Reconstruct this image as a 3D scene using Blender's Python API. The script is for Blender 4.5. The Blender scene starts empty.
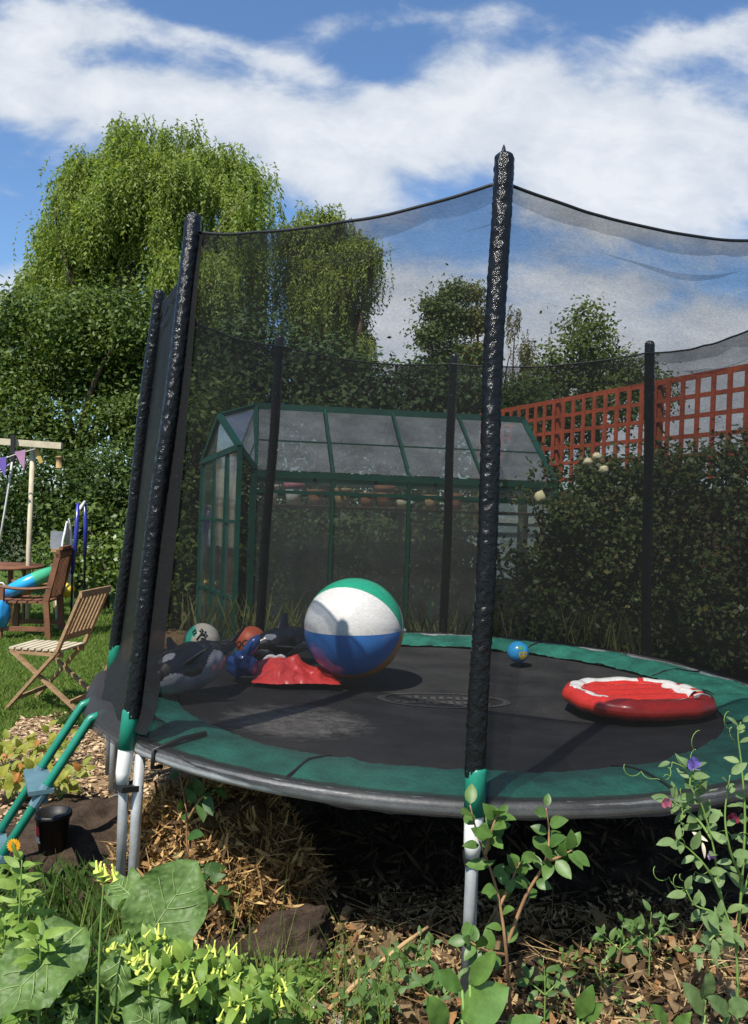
import bpy, math, random
import numpy as np
from mathutils import Vector, Matrix, noise
R = math.radians
rng = np.random.default_rng(11)
random.seed(11)
scene = bpy.context.scene
COL = scene.collection

# ------------------------------------------------------------------ camera
CZ, FPX, PITCH, ROLL = 1.62, 832.5, -.0063, .0353
cr, sr, cp, sp = math.cos(ROLL), math.sin(ROLL), math.cos(PITCH), math.sin(PITCH)
cam = bpy.data.cameras.new('camera')
cam.sensor_fit = 'VERTICAL'; cam.sensor_height = 24.0
cam.lens = FPX / 1024 * 24.0
cam.clip_start = .05; cam.clip_end = 2000
co = bpy.data.objects.new('camera', cam); COL.objects.link(co)
rt = Vector((cr, -sr * sp, sr * cp)); up = Vector((-sr, -cr * sp, cr * cp)); fw = Vector((0, cp, sp))
m = Matrix((rt, up, -fw)).transposed().to_4x4()
m.translation = (0, 0, CZ)
co.matrix_world = m
scene.camera = co

def ray(px, py):
    a, b = px - 374, py - 512
    u, v = cr * a + sr * b, -sr * a + cr * b
    X, Z = u / FPX, -v / FPX
    d = Vector((X, cp - Z * sp, sp + Z * cp))
    return d / d.y
def at(px, py, y):                      # a point at distance y ahead
    return Vector((0, 0, CZ)) + ray(px, py) * y
def gz(px, py, z=0.0):                  # a point at height z
    d = ray(px, py)
    return Vector((0, 0, CZ)) + d * ((z - CZ) / d.z)

# ------------------------------------------------------------------ materials
def nodes_of(name):
    m = bpy.data.materials.new(name); m.use_nodes = True
    nt = m.node_tree; nt.nodes.clear()
    return m, nt, nt.nodes, nt.links
def N(nt, t, **kw):
    n = nt.nodes.new(t)
    for k, v in kw.items():
        if hasattr(n, k): setattr(n, k, v)
        else: n.inputs[k].default_value = v
    return n
def c4(c, k=1): return (min(c[0]*k, 1), min(c[1]*k, 1), min(c[2]*k, 1), 1)
def mat(name, col, rough=.6, spec=.4, var=.18, scale=6, bump=0., bscale=60, metal=0., col2=None, coat=0., fine=.5, stretch=None, sheen=0.):
    m, nt, ns, ln = nodes_of(name)
    out = N(nt, 'ShaderNodeOutputMaterial'); p = N(nt, 'ShaderNodeBsdfPrincipled')
    ln.new(p.outputs[0], out.inputs[0])
    tc = N(nt, 'ShaderNodeTexCoord'); src = tc.outputs['Object']
    if stretch:
        mp = N(nt, 'ShaderNodeMapping'); mp.inputs['Scale'].default_value = stretch
        ln.new(src, mp.inputs[0]); src = mp.outputs[0]
    n1 = N(nt, 'ShaderNodeTexNoise', Scale=scale, Detail=6.0, Roughness=.6)
    ln.new(src, n1.inputs['Vector'])
    mx = N(nt, 'ShaderNodeMix', data_type='RGBA')
    a = c4(col, 1 - var); b = c4(col2) if col2 else c4(col, 1 + var)
    mx.inputs[6].default_value = a; mx.inputs[7].default_value = b
    mr = N(nt, 'ShaderNodeMapRange'); mr.inputs[1].default_value = .3; mr.inputs[2].default_value = .7
    ln.new(n1.outputs[0], mr.inputs[0]); ln.new(mr.outputs[0], mx.inputs[0]); ln.new(mx.outputs[2], p.inputs['Base Color'])
    p.inputs['Roughness'].default_value = rough; p.inputs['Specular IOR Level'].default_value = spec
    p.inputs['Metallic'].default_value = metal; p.inputs['Coat Weight'].default_value = coat
    p.inputs['Coat Roughness'].default_value = .12
    mr2 = N(nt, 'ShaderNodeMapRange'); mr2.inputs[3].default_value = rough * .8; mr2.inputs[4].default_value = min(1, rough * 1.25)
    ln.new(n1.outputs[0], mr2.inputs[0]); ln.new(mr2.outputs[0], p.inputs['Roughness'])
    if bump:
        n2 = N(nt, 'ShaderNodeTexNoise', Scale=bscale, Detail=5.0, Roughness=.65)
        ln.new(src, n2.inputs['Vector'])
        bp = N(nt, 'ShaderNodeBump', Strength=bump, Distance=.02)
        ln.new(n2.outputs[0], bp.inputs['Height']); ln.new(bp.outputs[0], p.inputs['Normal'])
    return m
def leafmat(name, c1, c2, trans=.3, rough=.5, spec=.3, c3=None, p3=.0, bump=0):
    m, nt, ns, ln = nodes_of(name)
    out = N(nt, 'ShaderNodeOutputMaterial'); p = N(nt, 'ShaderNodeBsdfPrincipled')
    g = N(nt, 'ShaderNodeNewGeometry')
    mx = N(nt, 'ShaderNodeMix', data_type='RGBA')
    mx.inputs[6].default_value = c4(c1); mx.inputs[7].default_value = c4(c2)
    ln.new(g.outputs['Random Per Island'], mx.inputs[0])
    col = mx.outputs[2]
    if c3:
        mul = N(nt, 'ShaderNodeMath', operation='MULTIPLY'); mul.inputs[1].default_value = 37.7
        fr = N(nt, 'ShaderNodeMath', operation='FRACT'); lt = N(nt, 'ShaderNodeMath', operation='LESS_THAN'); lt.inputs[1].default_value = p3
        ln.new(g.outputs['Random Per Island'], mul.inputs[0]); ln.new(mul.outputs[0], fr.inputs[0]); ln.new(fr.outputs[0], lt.inputs[0])
        m3 = N(nt, 'ShaderNodeMix', data_type='RGBA'); m3.inputs[7].default_value = c4(c3)
        ln.new(lt.outputs[0], m3.inputs[0]); ln.new(col, m3.inputs[6]); col = m3.outputs[2]
    tc = N(nt, 'ShaderNodeTexCoord')
    nz = N(nt, 'ShaderNodeTexNoise', Scale=28.0, Detail=6.0, Roughness=.7); ln.new(tc.outputs['Object'], nz.inputs['Vector'])
    mr = N(nt, 'ShaderNodeMapRange'); mr.inputs[1].default_value = .3; mr.inputs[2].default_value = .7; mr.inputs[3].default_value = .68; mr.inputs[4].default_value = 1.28
    ln.new(nz.outputs[0], mr.inputs[0])
    mm = N(nt, 'ShaderNodeVectorMath', operation='SCALE'); ln.new(col, mm.inputs[0]); ln.new(mr.outputs[0], mm.inputs['Scale'])
    col = mm.outputs[0]
    ln.new(col, p.inputs['Base Color'])
    if bump:
        vo = N(nt, 'ShaderNodeTexVoronoi', Scale=48.0, feature='SMOOTH_F1'); ln.new(tc.outputs['Object'], vo.inputs['Vector'])
        bp = N(nt, 'ShaderNodeBump', Strength=bump, Distance=.012); bp.invert = True; ln.new(vo.outputs['Distance'], bp.inputs['Height']); ln.new(bp.outputs[0], p.inputs['Normal'])
    p.inputs['Roughness'].default_value = rough; p.inputs['Specular IOR Level'].default_value = spec
    if trans:
        tr = N(nt, 'ShaderNodeBsdfTranslucent')
        m2 = N(nt, 'ShaderNodeVectorMath', operation='MULTIPLY'); m2.inputs[1].default_value = (1.5, 1.5, .7)
        ln.new(col, m2.inputs[0]); ln.new(m2.outputs[0], tr.inputs[0])
        ms = N(nt, 'ShaderNodeMixShader'); ms.inputs[0].default_value = trans
        ln.new(p.outputs[0], ms.inputs[1]); ln.new(tr.outputs[0], ms.inputs[2]); ln.new(ms.outputs[0], out.inputs[0])
    else:
        ln.new(p.outputs[0], out.inputs[0])
    return m
def netmat(name, a0, col=(.035, .035, .038), weave=170., var=.38):
    # knitted net: threads cover a0 of the view square on, more at a slant (real threads have thickness)
    m, nt, ns, ln = nodes_of(name)
    out = N(nt, 'ShaderNodeOutputMaterial')
    g = N(nt, 'ShaderNodeNewGeometry')
    dt = N(nt, 'ShaderNodeVectorMath', operation='DOT_PRODUCT'); ln.new(g.outputs['Normal'], dt.inputs[0]); ln.new(g.outputs['Incoming'], dt.inputs[1])
    ab = N(nt, 'ShaderNodeMath', operation='ABSOLUTE'); ln.new(dt.outputs['Value'], ab.inputs[0])
    mxm = N(nt, 'ShaderNodeMath', operation='MAXIMUM'); mxm.inputs[1].default_value = .2; ln.new(ab.outputs[0], mxm.inputs[0])
    tc = N(nt, 'ShaderNodeTexCoord')
    mp = N(nt, 'ShaderNodeMapping'); mp.inputs['Scale'].default_value = (1, 1, 5); ln.new(tc.outputs['Object'], mp.inputs[0])
    n1 = N(nt, 'ShaderNodeTexNoise', Scale=2.2, Detail=7.0, Roughness=.7); ln.new(mp.outputs[0], n1.inputs['Vector'])
    mp2 = N(nt, 'ShaderNodeMapping'); mp2.inputs['Scale'].default_value = (.5, .5, 1.6); ln.new(tc.outputs['Object'], mp2.inputs[0])
    n2 = N(nt, 'ShaderNodeTexNoise', Scale=weave, Detail=2.0); ln.new(mp2.outputs[0], n2.inputs['Vector'])
    ad = N(nt, 'ShaderNodeMath', operation='ADD'); ln.new(n1.outputs[0], ad.inputs[0]); ln.new(n2.outputs[0], ad.inputs[1])
    mr = N(nt, 'ShaderNodeMapRange'); mr.inputs[1].default_value = .6; mr.inputs[2].default_value = 1.4
    mr.inputs[3].default_value = 1 - a0 * (1 - var); mr.inputs[4].default_value = 1 - a0 * (1 + var)
    ln.new(ad.outputs[0], mr.inputs[0])
    inv = N(nt, 'ShaderNodeMath', operation='DIVIDE'); inv.inputs[0].default_value = 1.0; ln.new(mxm.outputs[0], inv.inputs[1])
    pw = N(nt, 'ShaderNodeMath', operation='POWER'); ln.new(mr.outputs[0], pw.inputs[0]); ln.new(inv.outputs[0], pw.inputs[1])
    tr = N(nt, 'ShaderNodeBsdfTransparent'); df = N(nt, 'ShaderNodeBsdfPrincipled')
    df.inputs['Base Color'].default_value = c4(col); df.inputs['Roughness'].default_value = .6; df.inputs['Specular IOR Level'].default_value = .06
    ms = N(nt, 'ShaderNodeMixShader'); ln.new(pw.outputs[0], ms.inputs[0]); ln.new(df.outputs[0], ms.inputs[1]); ln.new(tr.outputs[0], ms.inputs[2])
    ln.new(ms.outputs[0], out.inputs[0])
    return m
def glassmat(name, tint=(.9, .95, .93), veil=.08, veilcol=(.5, .55, .52)):
    m, nt, ns, ln = nodes_of(name)
    out = N(nt, 'ShaderNodeOutputMaterial')
    tr = N(nt, 'ShaderNodeBsdfTransparent'); tr.inputs[0].default_value = c4(tint)
    gl = N(nt, 'ShaderNodeBsdfGlossy'); gl.inputs['Roughness'].default_value = .06
    fr = N(nt, 'ShaderNodeFresnel'); fr.inputs[0].default_value = 1.45
    ms = N(nt, 'ShaderNodeMixShader'); ln.new(fr.outputs[0], ms.inputs[0]); ln.new(tr.outputs[0], ms.inputs[1]); ln.new(gl.outputs[0], ms.inputs[2])
    df = N(nt, 'ShaderNodeBsdfDiffuse'); df.inputs[0].default_value = c4(veilcol)
    tc = N(nt, 'ShaderNodeTexCoord'); n1 = N(nt, 'ShaderNodeTexNoise', Scale=4.0, Detail=6.0); ln.new(tc.outputs['Object'], n1.inputs['Vector'])
    mr = N(nt, 'ShaderNodeMapRange'); mr.inputs[1].default_value = .3; mr.inputs[2].default_value = .7; mr.inputs[3].default_value = veil * .7; mr.inputs[4].default_value = veil * 1.3
    ln.new(n1.outputs[0], mr.inputs[0])
    m2 = N(nt, 'ShaderNodeMixShader'); ln.new(mr.outputs[0], m2.inputs[0]); ln.new(ms.outputs[0], m2.inputs[1]); ln.new(df.outputs[0], m2.inputs[2])
    ln.new(m2.outputs[0], out.inputs[0])
    return m

M = dict(
    soil=mat('soil', (.055, .038, .026), .95, .1, .5, 9, .9, 45),
    ground=mat('ground', (.06, .075, .03), .95, .1, .5, .8, .5, 20, col2=(.09, .10, .045)),
    lawn=mat('lawn', (.06, .10, .02), .9, .1, .35, 2.5, .5, 90),
    path=mat('path', (.27, .18, .10), .95, .1, .4, 22, .8, 60),
    sleeve=mat('sleeve', (.006, .006, .0058), .17, .36, .2, 20, .35, 90),
    gpipe=mat('gpipe', (.40, .41, .41), .45, .5, .25, 9, .1, 60, metal=.25),
    dullpipe=mat('dullpipe', (.36, .37, .37), .5, .4, .3, 7, .1, 60, metal=.25),
    white=mat('white', (.72, .72, .68), .45, .5, .08, 9),
    green=mat('green', (.012, .20, .13), .38, .5, .2, 7),
    pad=mat('pad', (.02, .14, .10), .5, .35, .4, 7, .6, 26),
    black=mat('black', (.012, .012, .012), .5, .4, .2, 10),
    matt=mat('matt', (.020, .020, .021), .75, .25, .35, 3.2, .15, 300, col2=(.038, .037, .036)),
    dust=mat('dust', (.06, .058, .055), .8, .2, .5, 60),
    wood=mat('wood', (.30, .19, .10), .65, .3, .3, 6, .25, 40, stretch=(2, 2, 12)),
    woodl=mat('woodl', (.50, .43, .30), .65, .3, .2, 6, .2, 40),
    woodr=mat('woodr', (.17, .075, .04), .6, .3, .3, 6, .2, 40),
    trellis=mat('trellis', (.37, .075, .03), .65, .3, .22, 8, .15, 40),
    fence=mat('fence', (.12, .075, .045), .85, .2, .3, 5, .3, 30),
    ghgreen=mat('ghgreen', (.007, .055, .036), .4, .5, .2, 6),
    bark=mat('bark', (.09, .065, .045), .9, .2, .4, 10, .8, 40),
    twig=mat('twig', (.28, .16, .08), .8, .2, .3, 20),
    stem=mat('stem', (.16, .26, .06), .55, .3, .2, 20),
    terra=mat('terra', (.27, .115, .06), .8, .2, .25, 12),
    cream=mat('cream', (.62, .56, .42), .6, .3, .15, 10),
    tan=mat('tan', (.40, .26, .12), .7, .3, .3, 20),
    rope=mat('rope', (.55, .54, .5), .8, .2, .1, 30),
)
GLASS = glassmat('glass'); ROOFG = glassmat('roof_glass', (.82, .87, .86), .24, (.42, .45, .46))
NET = netmat('net', .36, col=(.013, .013, .012)); HEM = netmat('net_hem', .25, col=(.014, .014, .016), var=.3); SKIRT = netmat('net_skirt', .42, col=(.035, .035, .036), var=.3)

# ------------------------------------------------------------------ mesh helpers
class MB:
    def __init__(s): s.v = []; s.f = []; s.mi = []
    def add(s, vs, fs, mi=0):
        b = len(s.v); s.v.extend(tuple(v) for v in vs)
        s.f.extend(tuple(i + b for i in f) for f in fs); s.mi.extend([mi] * len(fs)); return s
    def box(s, c, d, rot=None, mi=0):
        c = Vector(c); vs = []
        for x in (-.5, .5):
            for y in (-.5, .5):
                for z in (-.5, .5):
                    p = Vector((x * d[0], y * d[1], z * d[2]))
                    if rot: p = rot @ p
                    vs.append(c + p)
        return s.add(vs, [(0, 1, 3, 2), (4, 6, 7, 5), (0, 4, 5, 1), (2, 3, 7, 6), (0, 2, 6, 4), (1, 5, 7, 3)], mi)
    def beam(s, p, q, w, h, upv=(0, 0, 1), mi=0):
        p, q = Vector(p), Vector(q); d = (q - p); L = d.length; d.normalize()
        sd = d.cross(Vector(upv))
        if sd.length < 1e-4: sd = d.cross(Vector((1, 0, 0)))
        sd.normalize(); u = sd.cross(d)
        rot = Matrix((sd, d, u)).transposed()
        return s.box((p + q) / 2, (w, L, h), rot, mi)
    def tube(s, pts, r, n=8, cap=True, mi=0, closed=False):
        pts = [Vector(p) for p in pts]; k = len(pts)
        rs = r if isinstance(r, (list, tuple)) else [r] * k
        t0 = (pts[1] - pts[0]).normalized()
        a = t0.orthogonal().normalized(); vs = []
        for i in range(k):
            if closed: t = (pts[(i + 1) % k] - pts[i - 1])
            else: t = pts[min(i + 1, k - 1)] - pts[max(i - 1, 0)]
            t.normalize()
            a = (a - t * a.dot(t)).normalized(); b = t.cross(a)
            for j in range(n):
                an = 2 * math.pi * j / n
                vs.append(pts[i] + (a * math.cos(an) + b * math.sin(an)) * rs[i])
        fs = []
        for i in range(k if closed else k - 1):
            for j in range(n):
                i2 = (i + 1) % k
                fs.append((i * n + j, i * n + (j + 1) % n, i2 * n + (j + 1) % n, i2 * n + j))
        if cap and not closed:
            fs.append(tuple(reversed(range(n)))); fs.append(tuple(range((k - 1) * n, k * n)))
        return s.add(vs, fs, mi)
    def lathe(s, prof, n=16, c=(0, 0, 0), mi=0, rot=None):
        vs = []; c = Vector(c)
        for r, z in prof:
            for j in range(n):
                an = 2 * math.pi * j / n
                p = Vector((r * math.cos(an), r * math.sin(an), z))
                vs.append(c + (rot @ p if rot else p))
        fs = []
        for i in range(len(prof) - 1):
            for j in range(n):
                fs.append((i * n + j, i * n + (j + 1) % n, (i + 1) * n + (j + 1) % n, (i + 1) * n + j))
        if prof[0][0] > 1e-6: fs.append(tuple(reversed(range(n))))
        if prof[-1][0] > 1e-6: fs.append(tuple(range((len(prof) - 1) * n, len(prof) * n)))
        return s.add(vs, fs, mi)
    def grid(s, fn, nu, nv, cu=False, mi=0):
        vs = [fn(i / nu, j / nv) for j in range(nv + 1) for i in range(nu if cu else nu + 1)]
        w = nu if cu else nu + 1; fs = []
        for j in range(nv):
            for i in range(nu):
                fs.append((j * w + i, j * w + (i + 1) % w, (j + 1) * w + (i + 1) % w, (j + 1) * w + i))
        return s.add(vs, fs, mi)
    def ball(s, c, r, n=20, mi=0, rot=None, wob=0, seed=0):
        c = Vector(c); r = (r, r, r) if isinstance(r, (int, float)) else r
        def fn(u, v):
            th = math.pi * v; ph = 2 * math.pi * u
            p = Vector((math.sin(th) * math.cos(ph), math.sin(th) * math.sin(ph), -math.cos(th)))
            k = 1 + (wob * noise.noise(p * 2.2 + Vector((seed, seed * .7, 0))) if wob else 0)
            p = Vector((p.x * r[0], p.y * r[1], p.z * r[2])) * k
            return c + (rot @ p if rot else p)
        return s.grid(fn, n, n // 2 + 2, True, mi)
    def leaf(s, base, d, upv, L, W, fold=.25, droop=.25, n=7, m=1, pk=.42, wave=0., ripple=0., tipp=1.0, mi=0):
        base = Vector(base); d = Vector(d).normalized(); upv = Vector(upv)
        sd = d.cross(upv)
        if sd.length < 1e-3: sd = d.orthogonal()
        sd.normalize(); nr = sd.cross(d); vs = []; ph = random.random() * 6
        for i in range(n + 1):
            t = i / n
            e = math.log(.5) / math.log(pk)
            w = W / 2 * max(math.sin(math.pi * t ** e), 0) ** (.75 if tipp >= 1 else tipp) if 0 < i < n else W * .02
            c = base + d * (L * t * (1 - .15 * droop * t)) - nr * (droop * L * t * t)
            for j in range(-m, m + 1):
                q = j / m
                off = fold * abs(q) * w
                if wave: off += wave * abs(q) ** 2 * math.sin(t * 15 + ph + (0 if q > 0 else 2))
                if ripple: off += ripple * math.cos((t * 9 - abs(q) * 2.2) * 2 * math.pi) * (abs(q) * 2 if abs(q) < .5 else 1) * math.sin(math.pi * t)
                vs.append(c + sd * (q * w) + nr * off)
        k = 2 * m + 1; fs = []
        for i in range(n):
            for j in range(k - 1):
                fs.append((i * k + j, i * k + j + 1, (i + 1) * k + j + 1, (i + 1) * k + j))
        return s.add(vs, fs, mi)
    def build(s, name, mats, parent=None, smooth=True, loc=None):
        me = bpy.data.meshes.new(name); me.from_pydata(s.v, [], s.f); me.update()
        for mm in (mats if isinstance(mats, (list, tuple)) else [mats]): me.materials.append(mm)
        if any(s.mi): me.polygons.foreach_set('material_index', s.mi)
        if smooth: me.polygons.foreach_set('use_smooth', [True] * len(me.polygons))
        return link(name, me, parent, loc)
def link(name, me, parent=None, loc=None):
    o = bpy.data.objects.new(name, me); COL.objects.link(o)
    if parent: o.parent = parent
    if loc is not None: o.location = loc
    return o
def quads(name, P, mt, parent=None, nv=4):
    P = np.asarray(P, dtype=np.float32); n = len(P)
    me = bpy.data.meshes.new(name)
    me.vertices.add(n * nv); me.vertices.foreach_set('co', P.reshape(-1))
    me.loops.add(n * nv); me.loops.foreach_set('vertex_index', np.arange(n * nv, dtype=np.int32))
    me.polygons.add(n); me.polygons.foreach_set('loop_start', np.arange(0, n * nv, nv, dtype=np.int32))
    me.polygons.foreach_set('loop_total', np.full(n, nv, dtype=np.int32))
    me.update(calc_edges=True); me.materials.append(mt)
    return link(name, me, parent)
def unit(a): return a / np.maximum(np.linalg.norm(a, axis=-1, keepdims=True), 1e-9)
def rdir(n): return unit(rng.normal(size=(n, 3)))
def leafq(C, D, Nn, L, W, pk=.45):
    D = unit(D); S = unit(np.cross(D, Nn)); L = np.asarray(L).reshape(-1, 1); W = np.asarray(W).reshape(-1, 1)
    a = C - D * L / 2; tip = C + D * L / 2; mid = C + D * L * (pk - .5)
    return np.stack([a, mid + S * W / 2, tip, mid - S * W / 2], 1)
def empty(name, loc=(0, 0, 0), rz=0.):
    o = bpy.data.objects.new(name, None); COL.objects.link(o); o.location = loc; o.rotation_euler = (0, 0, rz)
    o.empty_display_size = .1
    return o
def tag(o, label=None, cat=None, group=None, kind=None):
    for k, v in (('label', label), ('category', cat), ('group', group), ('kind', kind)):
        if v: o[k] = v
    return o
def nz(x, y, z=0): return noise.noise(Vector((x, y, z)))

# ------------------------------------------------------------------ sky and sun
SUN_EL, AZ = R(55), R(30)          # light travels towards +y, a little to +x
w = bpy.data.worlds.new('World'); scene.world = w; w.use_nodes = True
nt = w.node_tree; nt.nodes.clear(); ln = nt.links
out = N(nt, 'ShaderNodeOutputWorld'); bg = N(nt, 'ShaderNodeBackground'); bg.inputs[1].default_value = .105
sky = N(nt, 'ShaderNodeTexSky', sky_type='NISHITA'); sky.sun_disc = False
sky.sun_elevation = SUN_EL; sky.sun_rotation = math.pi + AZ; sky.air_density = 1.0; sky.dust_density = .6; sky.ozone_density = 2.2
tint = N(nt, 'ShaderNodeVectorMath', operation='MULTIPLY'); tint.inputs[1].default_value = (.78, .95, 1.10); ln.new(sky.outputs[0], tint.inputs[0]); ln.new(tint.outputs[0], bg.inputs[0])
tc = N(nt, 'ShaderNodeTexCoord'); D = tc.outputs['Generated']
sx = N(nt, 'ShaderNodeSeparateXYZ'); ln.new(D, sx.inputs[0])
def math_(op, a, b=None, c=None):
    n = N(nt, 'ShaderNodeMath', operation=op)
    for i, v in enumerate((a, b, c)):
        if v is None: continue
        if isinstance(v, (int, float)): n.inputs[i].default_value = v
        else: ln.new(v, n.inputs[i])
    return n.outputs[0]
ymax = math_('MAXIMUM', math_('ABSOLUTE', sx.outputs[1]), .05)
gx, gzz = math_('DIVIDE', sx.outputs[0], ymax), math_('DIVIDE', sx.outputs[2], ymax)
zz = math_('ADD', math_('MAXIMUM', sx.outputs[2], 0), .18)
cv = N(nt, 'ShaderNodeCombineXYZ'); ln.new(math_('DIVIDE', sx.outputs[0], zz), cv.inputs[0]); ln.new(math_('DIVIDE', sx.outputs[1], zz), cv.inputs[1])
cg = N(nt, 'ShaderNodeCombineXYZ'); ln.new(gx, cg.inputs[0]); ln.new(gzz, cg.inputs[1]); ln.new(math_('SIGN', sx.outputs[1]), cg.inputs[2])
def fbm(scale, det, rough, dist=0., off=(0, 0, 0)):
    mp = N(nt, 'ShaderNodeMapping'); mp.inputs['Location'].default_value = off; mp.inputs['Rotation'].default_value = (0, 0, .35); mp.inputs['Scale'].default_value = (1, 1.7, 1); ln.new(cg.outputs[0], mp.inputs[0])
    n = N(nt, 'ShaderNodeTexNoise', Scale=scale, Detail=det, Roughness=rough, Distortion=dist); ln.new(mp.outputs[0], n.inputs['Vector'])
    return n.outputs[0]
blobs = [  # cloud banks: direction (as seen from the garden), half sizes, slope, weight
    (60, 100, 170, 52, .12, 1.0), (260, 118, 150, 34, .16, .85), (70, 25, 90, 30, -.1, .62), (430, 118, 110, 42, -.1, .8),
    (680, 160, 170, 85, .1, 1.2), (570, 165, 90, 60, .3, .8), (730, 30, 110, 26, -.35, .6), (470, 40, 60, 34, -.6, .45),
    (350, 195, 75, 34, .2, .7), (400, 320, 70, 60, 0, .8), (30, 285, 70, 34, 0, .8), (640, 300, 170, 40, .1, .62), (600, 350, 300, 50, 0, .7), (690, 430, 220, 60, 0, 1.0), (520, 80, 60, 30, -.6, .5), (300, 70, 120, 16, .25, .42), (360, 22, 90, 14, -.2, .4), (200, 40, 70, 18, .1, .35)]
mask = None
for px, py, hx, hy, sl, amp in blobs:
    d = ray(px, py); hx /= FPX; hy /= FPX
    dx = math_('SUBTRACT', gx, d.x); dz = math_('SUBTRACT', gzz, d.z)
    dz = math_('ADD', dz, math_('MULTIPLY', dx, sl + ROLL))
    e = math_('ADD', math_('POWER', math_('ABSOLUTE', math_('DIVIDE', dx, hx)), 2), math_('POWER', math_('ABSOLUTE', math_('DIVIDE', dz, hy)), 2))
    g = math_('MULTIPLY', math_('EXPONENT', math_('MULTIPLY', e, -1)), amp)
    mask = g if mask is None else math_('ADD', mask, g)
mask = math_('MINIMUM', mask, 1.15)
f1 = fbm(4.2, 9, .6, .5, (3, 1, 0)); f2 = fbm(13, 7, .6, .3, (1, 7, 2))
dens = math_('ADD', mask, math_('ADD', math_('MULTIPLY', math_('SUBTRACT', f1, .5), 1.75), math_('MULTIPLY', math_('SUBTRACT', f2, .5), .8)))
mrs = N(nt, 'ShaderNodeMapRange', interpolation_type='SMOOTHSTEP'); mrs.inputs[1].default_value = .2; mrs.inputs[2].default_value = .85
ln.new(dens, mrs.inputs[0])
cbg = N(nt, 'ShaderNodeBackground'); cbg.inputs[1].default_value = 1.0
cmx = N(nt, 'ShaderNodeMix', data_type='RGBA'); cmx.inputs[6].default_value = (.36, .41, .48, 1); cmx.inputs[7].default_value = (.58, .60, .63, 1)
mrc = N(nt, 'ShaderNodeMapRange'); mrc.inputs[1].default_value = .3; mrc.inputs[2].default_value = .75
ln.new(math_('ADD', math_('MULTIPLY', dens, .35), math_('MULTIPLY', f2, .5)), mrc.inputs[0]); ln.new(mrc.outputs[0], cmx.inputs[0]); ln.new(cmx.outputs[2], cbg.inputs[0])
msh = N(nt, 'ShaderNodeMixShader'); ln.new(math_('MULTIPLY', mrs.outputs[0], .93), msh.inputs[0]); ln.new(bg.outputs[0], msh.inputs[1]); ln.new(cbg.outputs[0], msh.inputs[2])
ln.new(msh.outputs[0], out.inputs[0])

sl = bpy.data.lights.new('sun', 'SUN'); sl.energy = 4.6; sl.angle = R(.5); sl.color = (1, .95, .87)
so = bpy.data.objects.new('sun', sl); COL.objects.link(so)
ldir = Vector((math.sin(AZ) * math.cos(SUN_EL), math.cos(AZ) * math.cos(SUN_EL), -math.sin(SUN_EL)))
so.rotation_euler = ldir.to_track_quat('-Z', 'Y').to_euler(); so.location = (-5, -10, 15)
scene.view_settings.view_transform = 'Standard'; scene.view_settings.look = 'None'
scene.view_settings.exposure = .6; scene.view_settings.gamma = 1.0
scene.cycles.transparent_max_bounces = 24; scene.cycles.max_bounces = 6
scene.cycles.diffuse_bounces = 3; scene.cycles.glossy_bounces = 2; scene.cycles.transmission_bounces = 4
scene.cycles.caustics_reflective = False; scene.cycles.caustics_refractive = False
try: scene.cycles.use_denoising = True
except Exception: pass

# ------------------------------------------------------------------ ground
b = MB(); b.box((0, 150, -.53), (900, 1100, 1.0)); tag(b.build('ground', M['ground'], smooth=False), kind='structure')
def sheet(poly, z, name, mt):
    b = MB(); b.add([(x, y, z) for x, y in poly], [tuple(range(len(poly)))]); return tag(b.build(name, mt, smooth=False), kind='structure')
lawn_poly = [(-14, 1.5), (-2.6, 1.5), (-2.40, 5.46), (-2.54, 6.10), (-2.22, 6.24), (-2.33, 7.0), (-2.75, 9.0), (-3.2, 13), (-4, 20), (-14, 20)]
sheet(lawn_poly, -.022, 'lawn', M['lawn'])
sheet([(-2.6, 1.5), (-1.9, 1.5), (-1.55, 4.0), (-1.0, 4.6), (-.9, 7.0), (-1.2, 9), (-1.6, 13), (-3.2, 13), (-2.75, 9.0), (-2.33, 7.0), (-2.22, 6.24), (-2.54, 6.10), (-2.40, 5.46)], -.026, 'bark_path', M['path'])
def soilh(x, y):
    e = min(1, max(0, (x + 1.95) / .35))
    h = .035 * nz(x * 2.3, y * 2.3) + .03 * nz(x * 6, y * 6, 3) + .015 * nz(x * 17, y * 17, 7) + .008 * nz(x * 40, y * 40, 1)
    h += .10 * math.exp(-((x + 1.25) ** 2 / .08 + (y - 4.15) ** 2 / .05))
    return -.03 + e * (.03 + h)
b = MB(); b.grid(lambda u, v: (-1.95 + 5.6 * u, 1.3 + 3.2 * v, soilh(-1.95 + 5.6 * u, 1.3 + 3.2 * v)), 190, 130); tag(b.build('soil_bed', M['soil']), kind='structure')
b = MB(); b.grid(lambda u, v: (-.95 + 5.0 * u, 4.5 + 4.5 * v, -.03 + (0.03 * v * 0) + .5 * (.03 + (soilh(-.95 + 5 * u, 4.5 + 4.5 * v) + .03))), 60, 60); tag(b.build('garden_bed', M['soil']), kind='structure')

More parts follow.
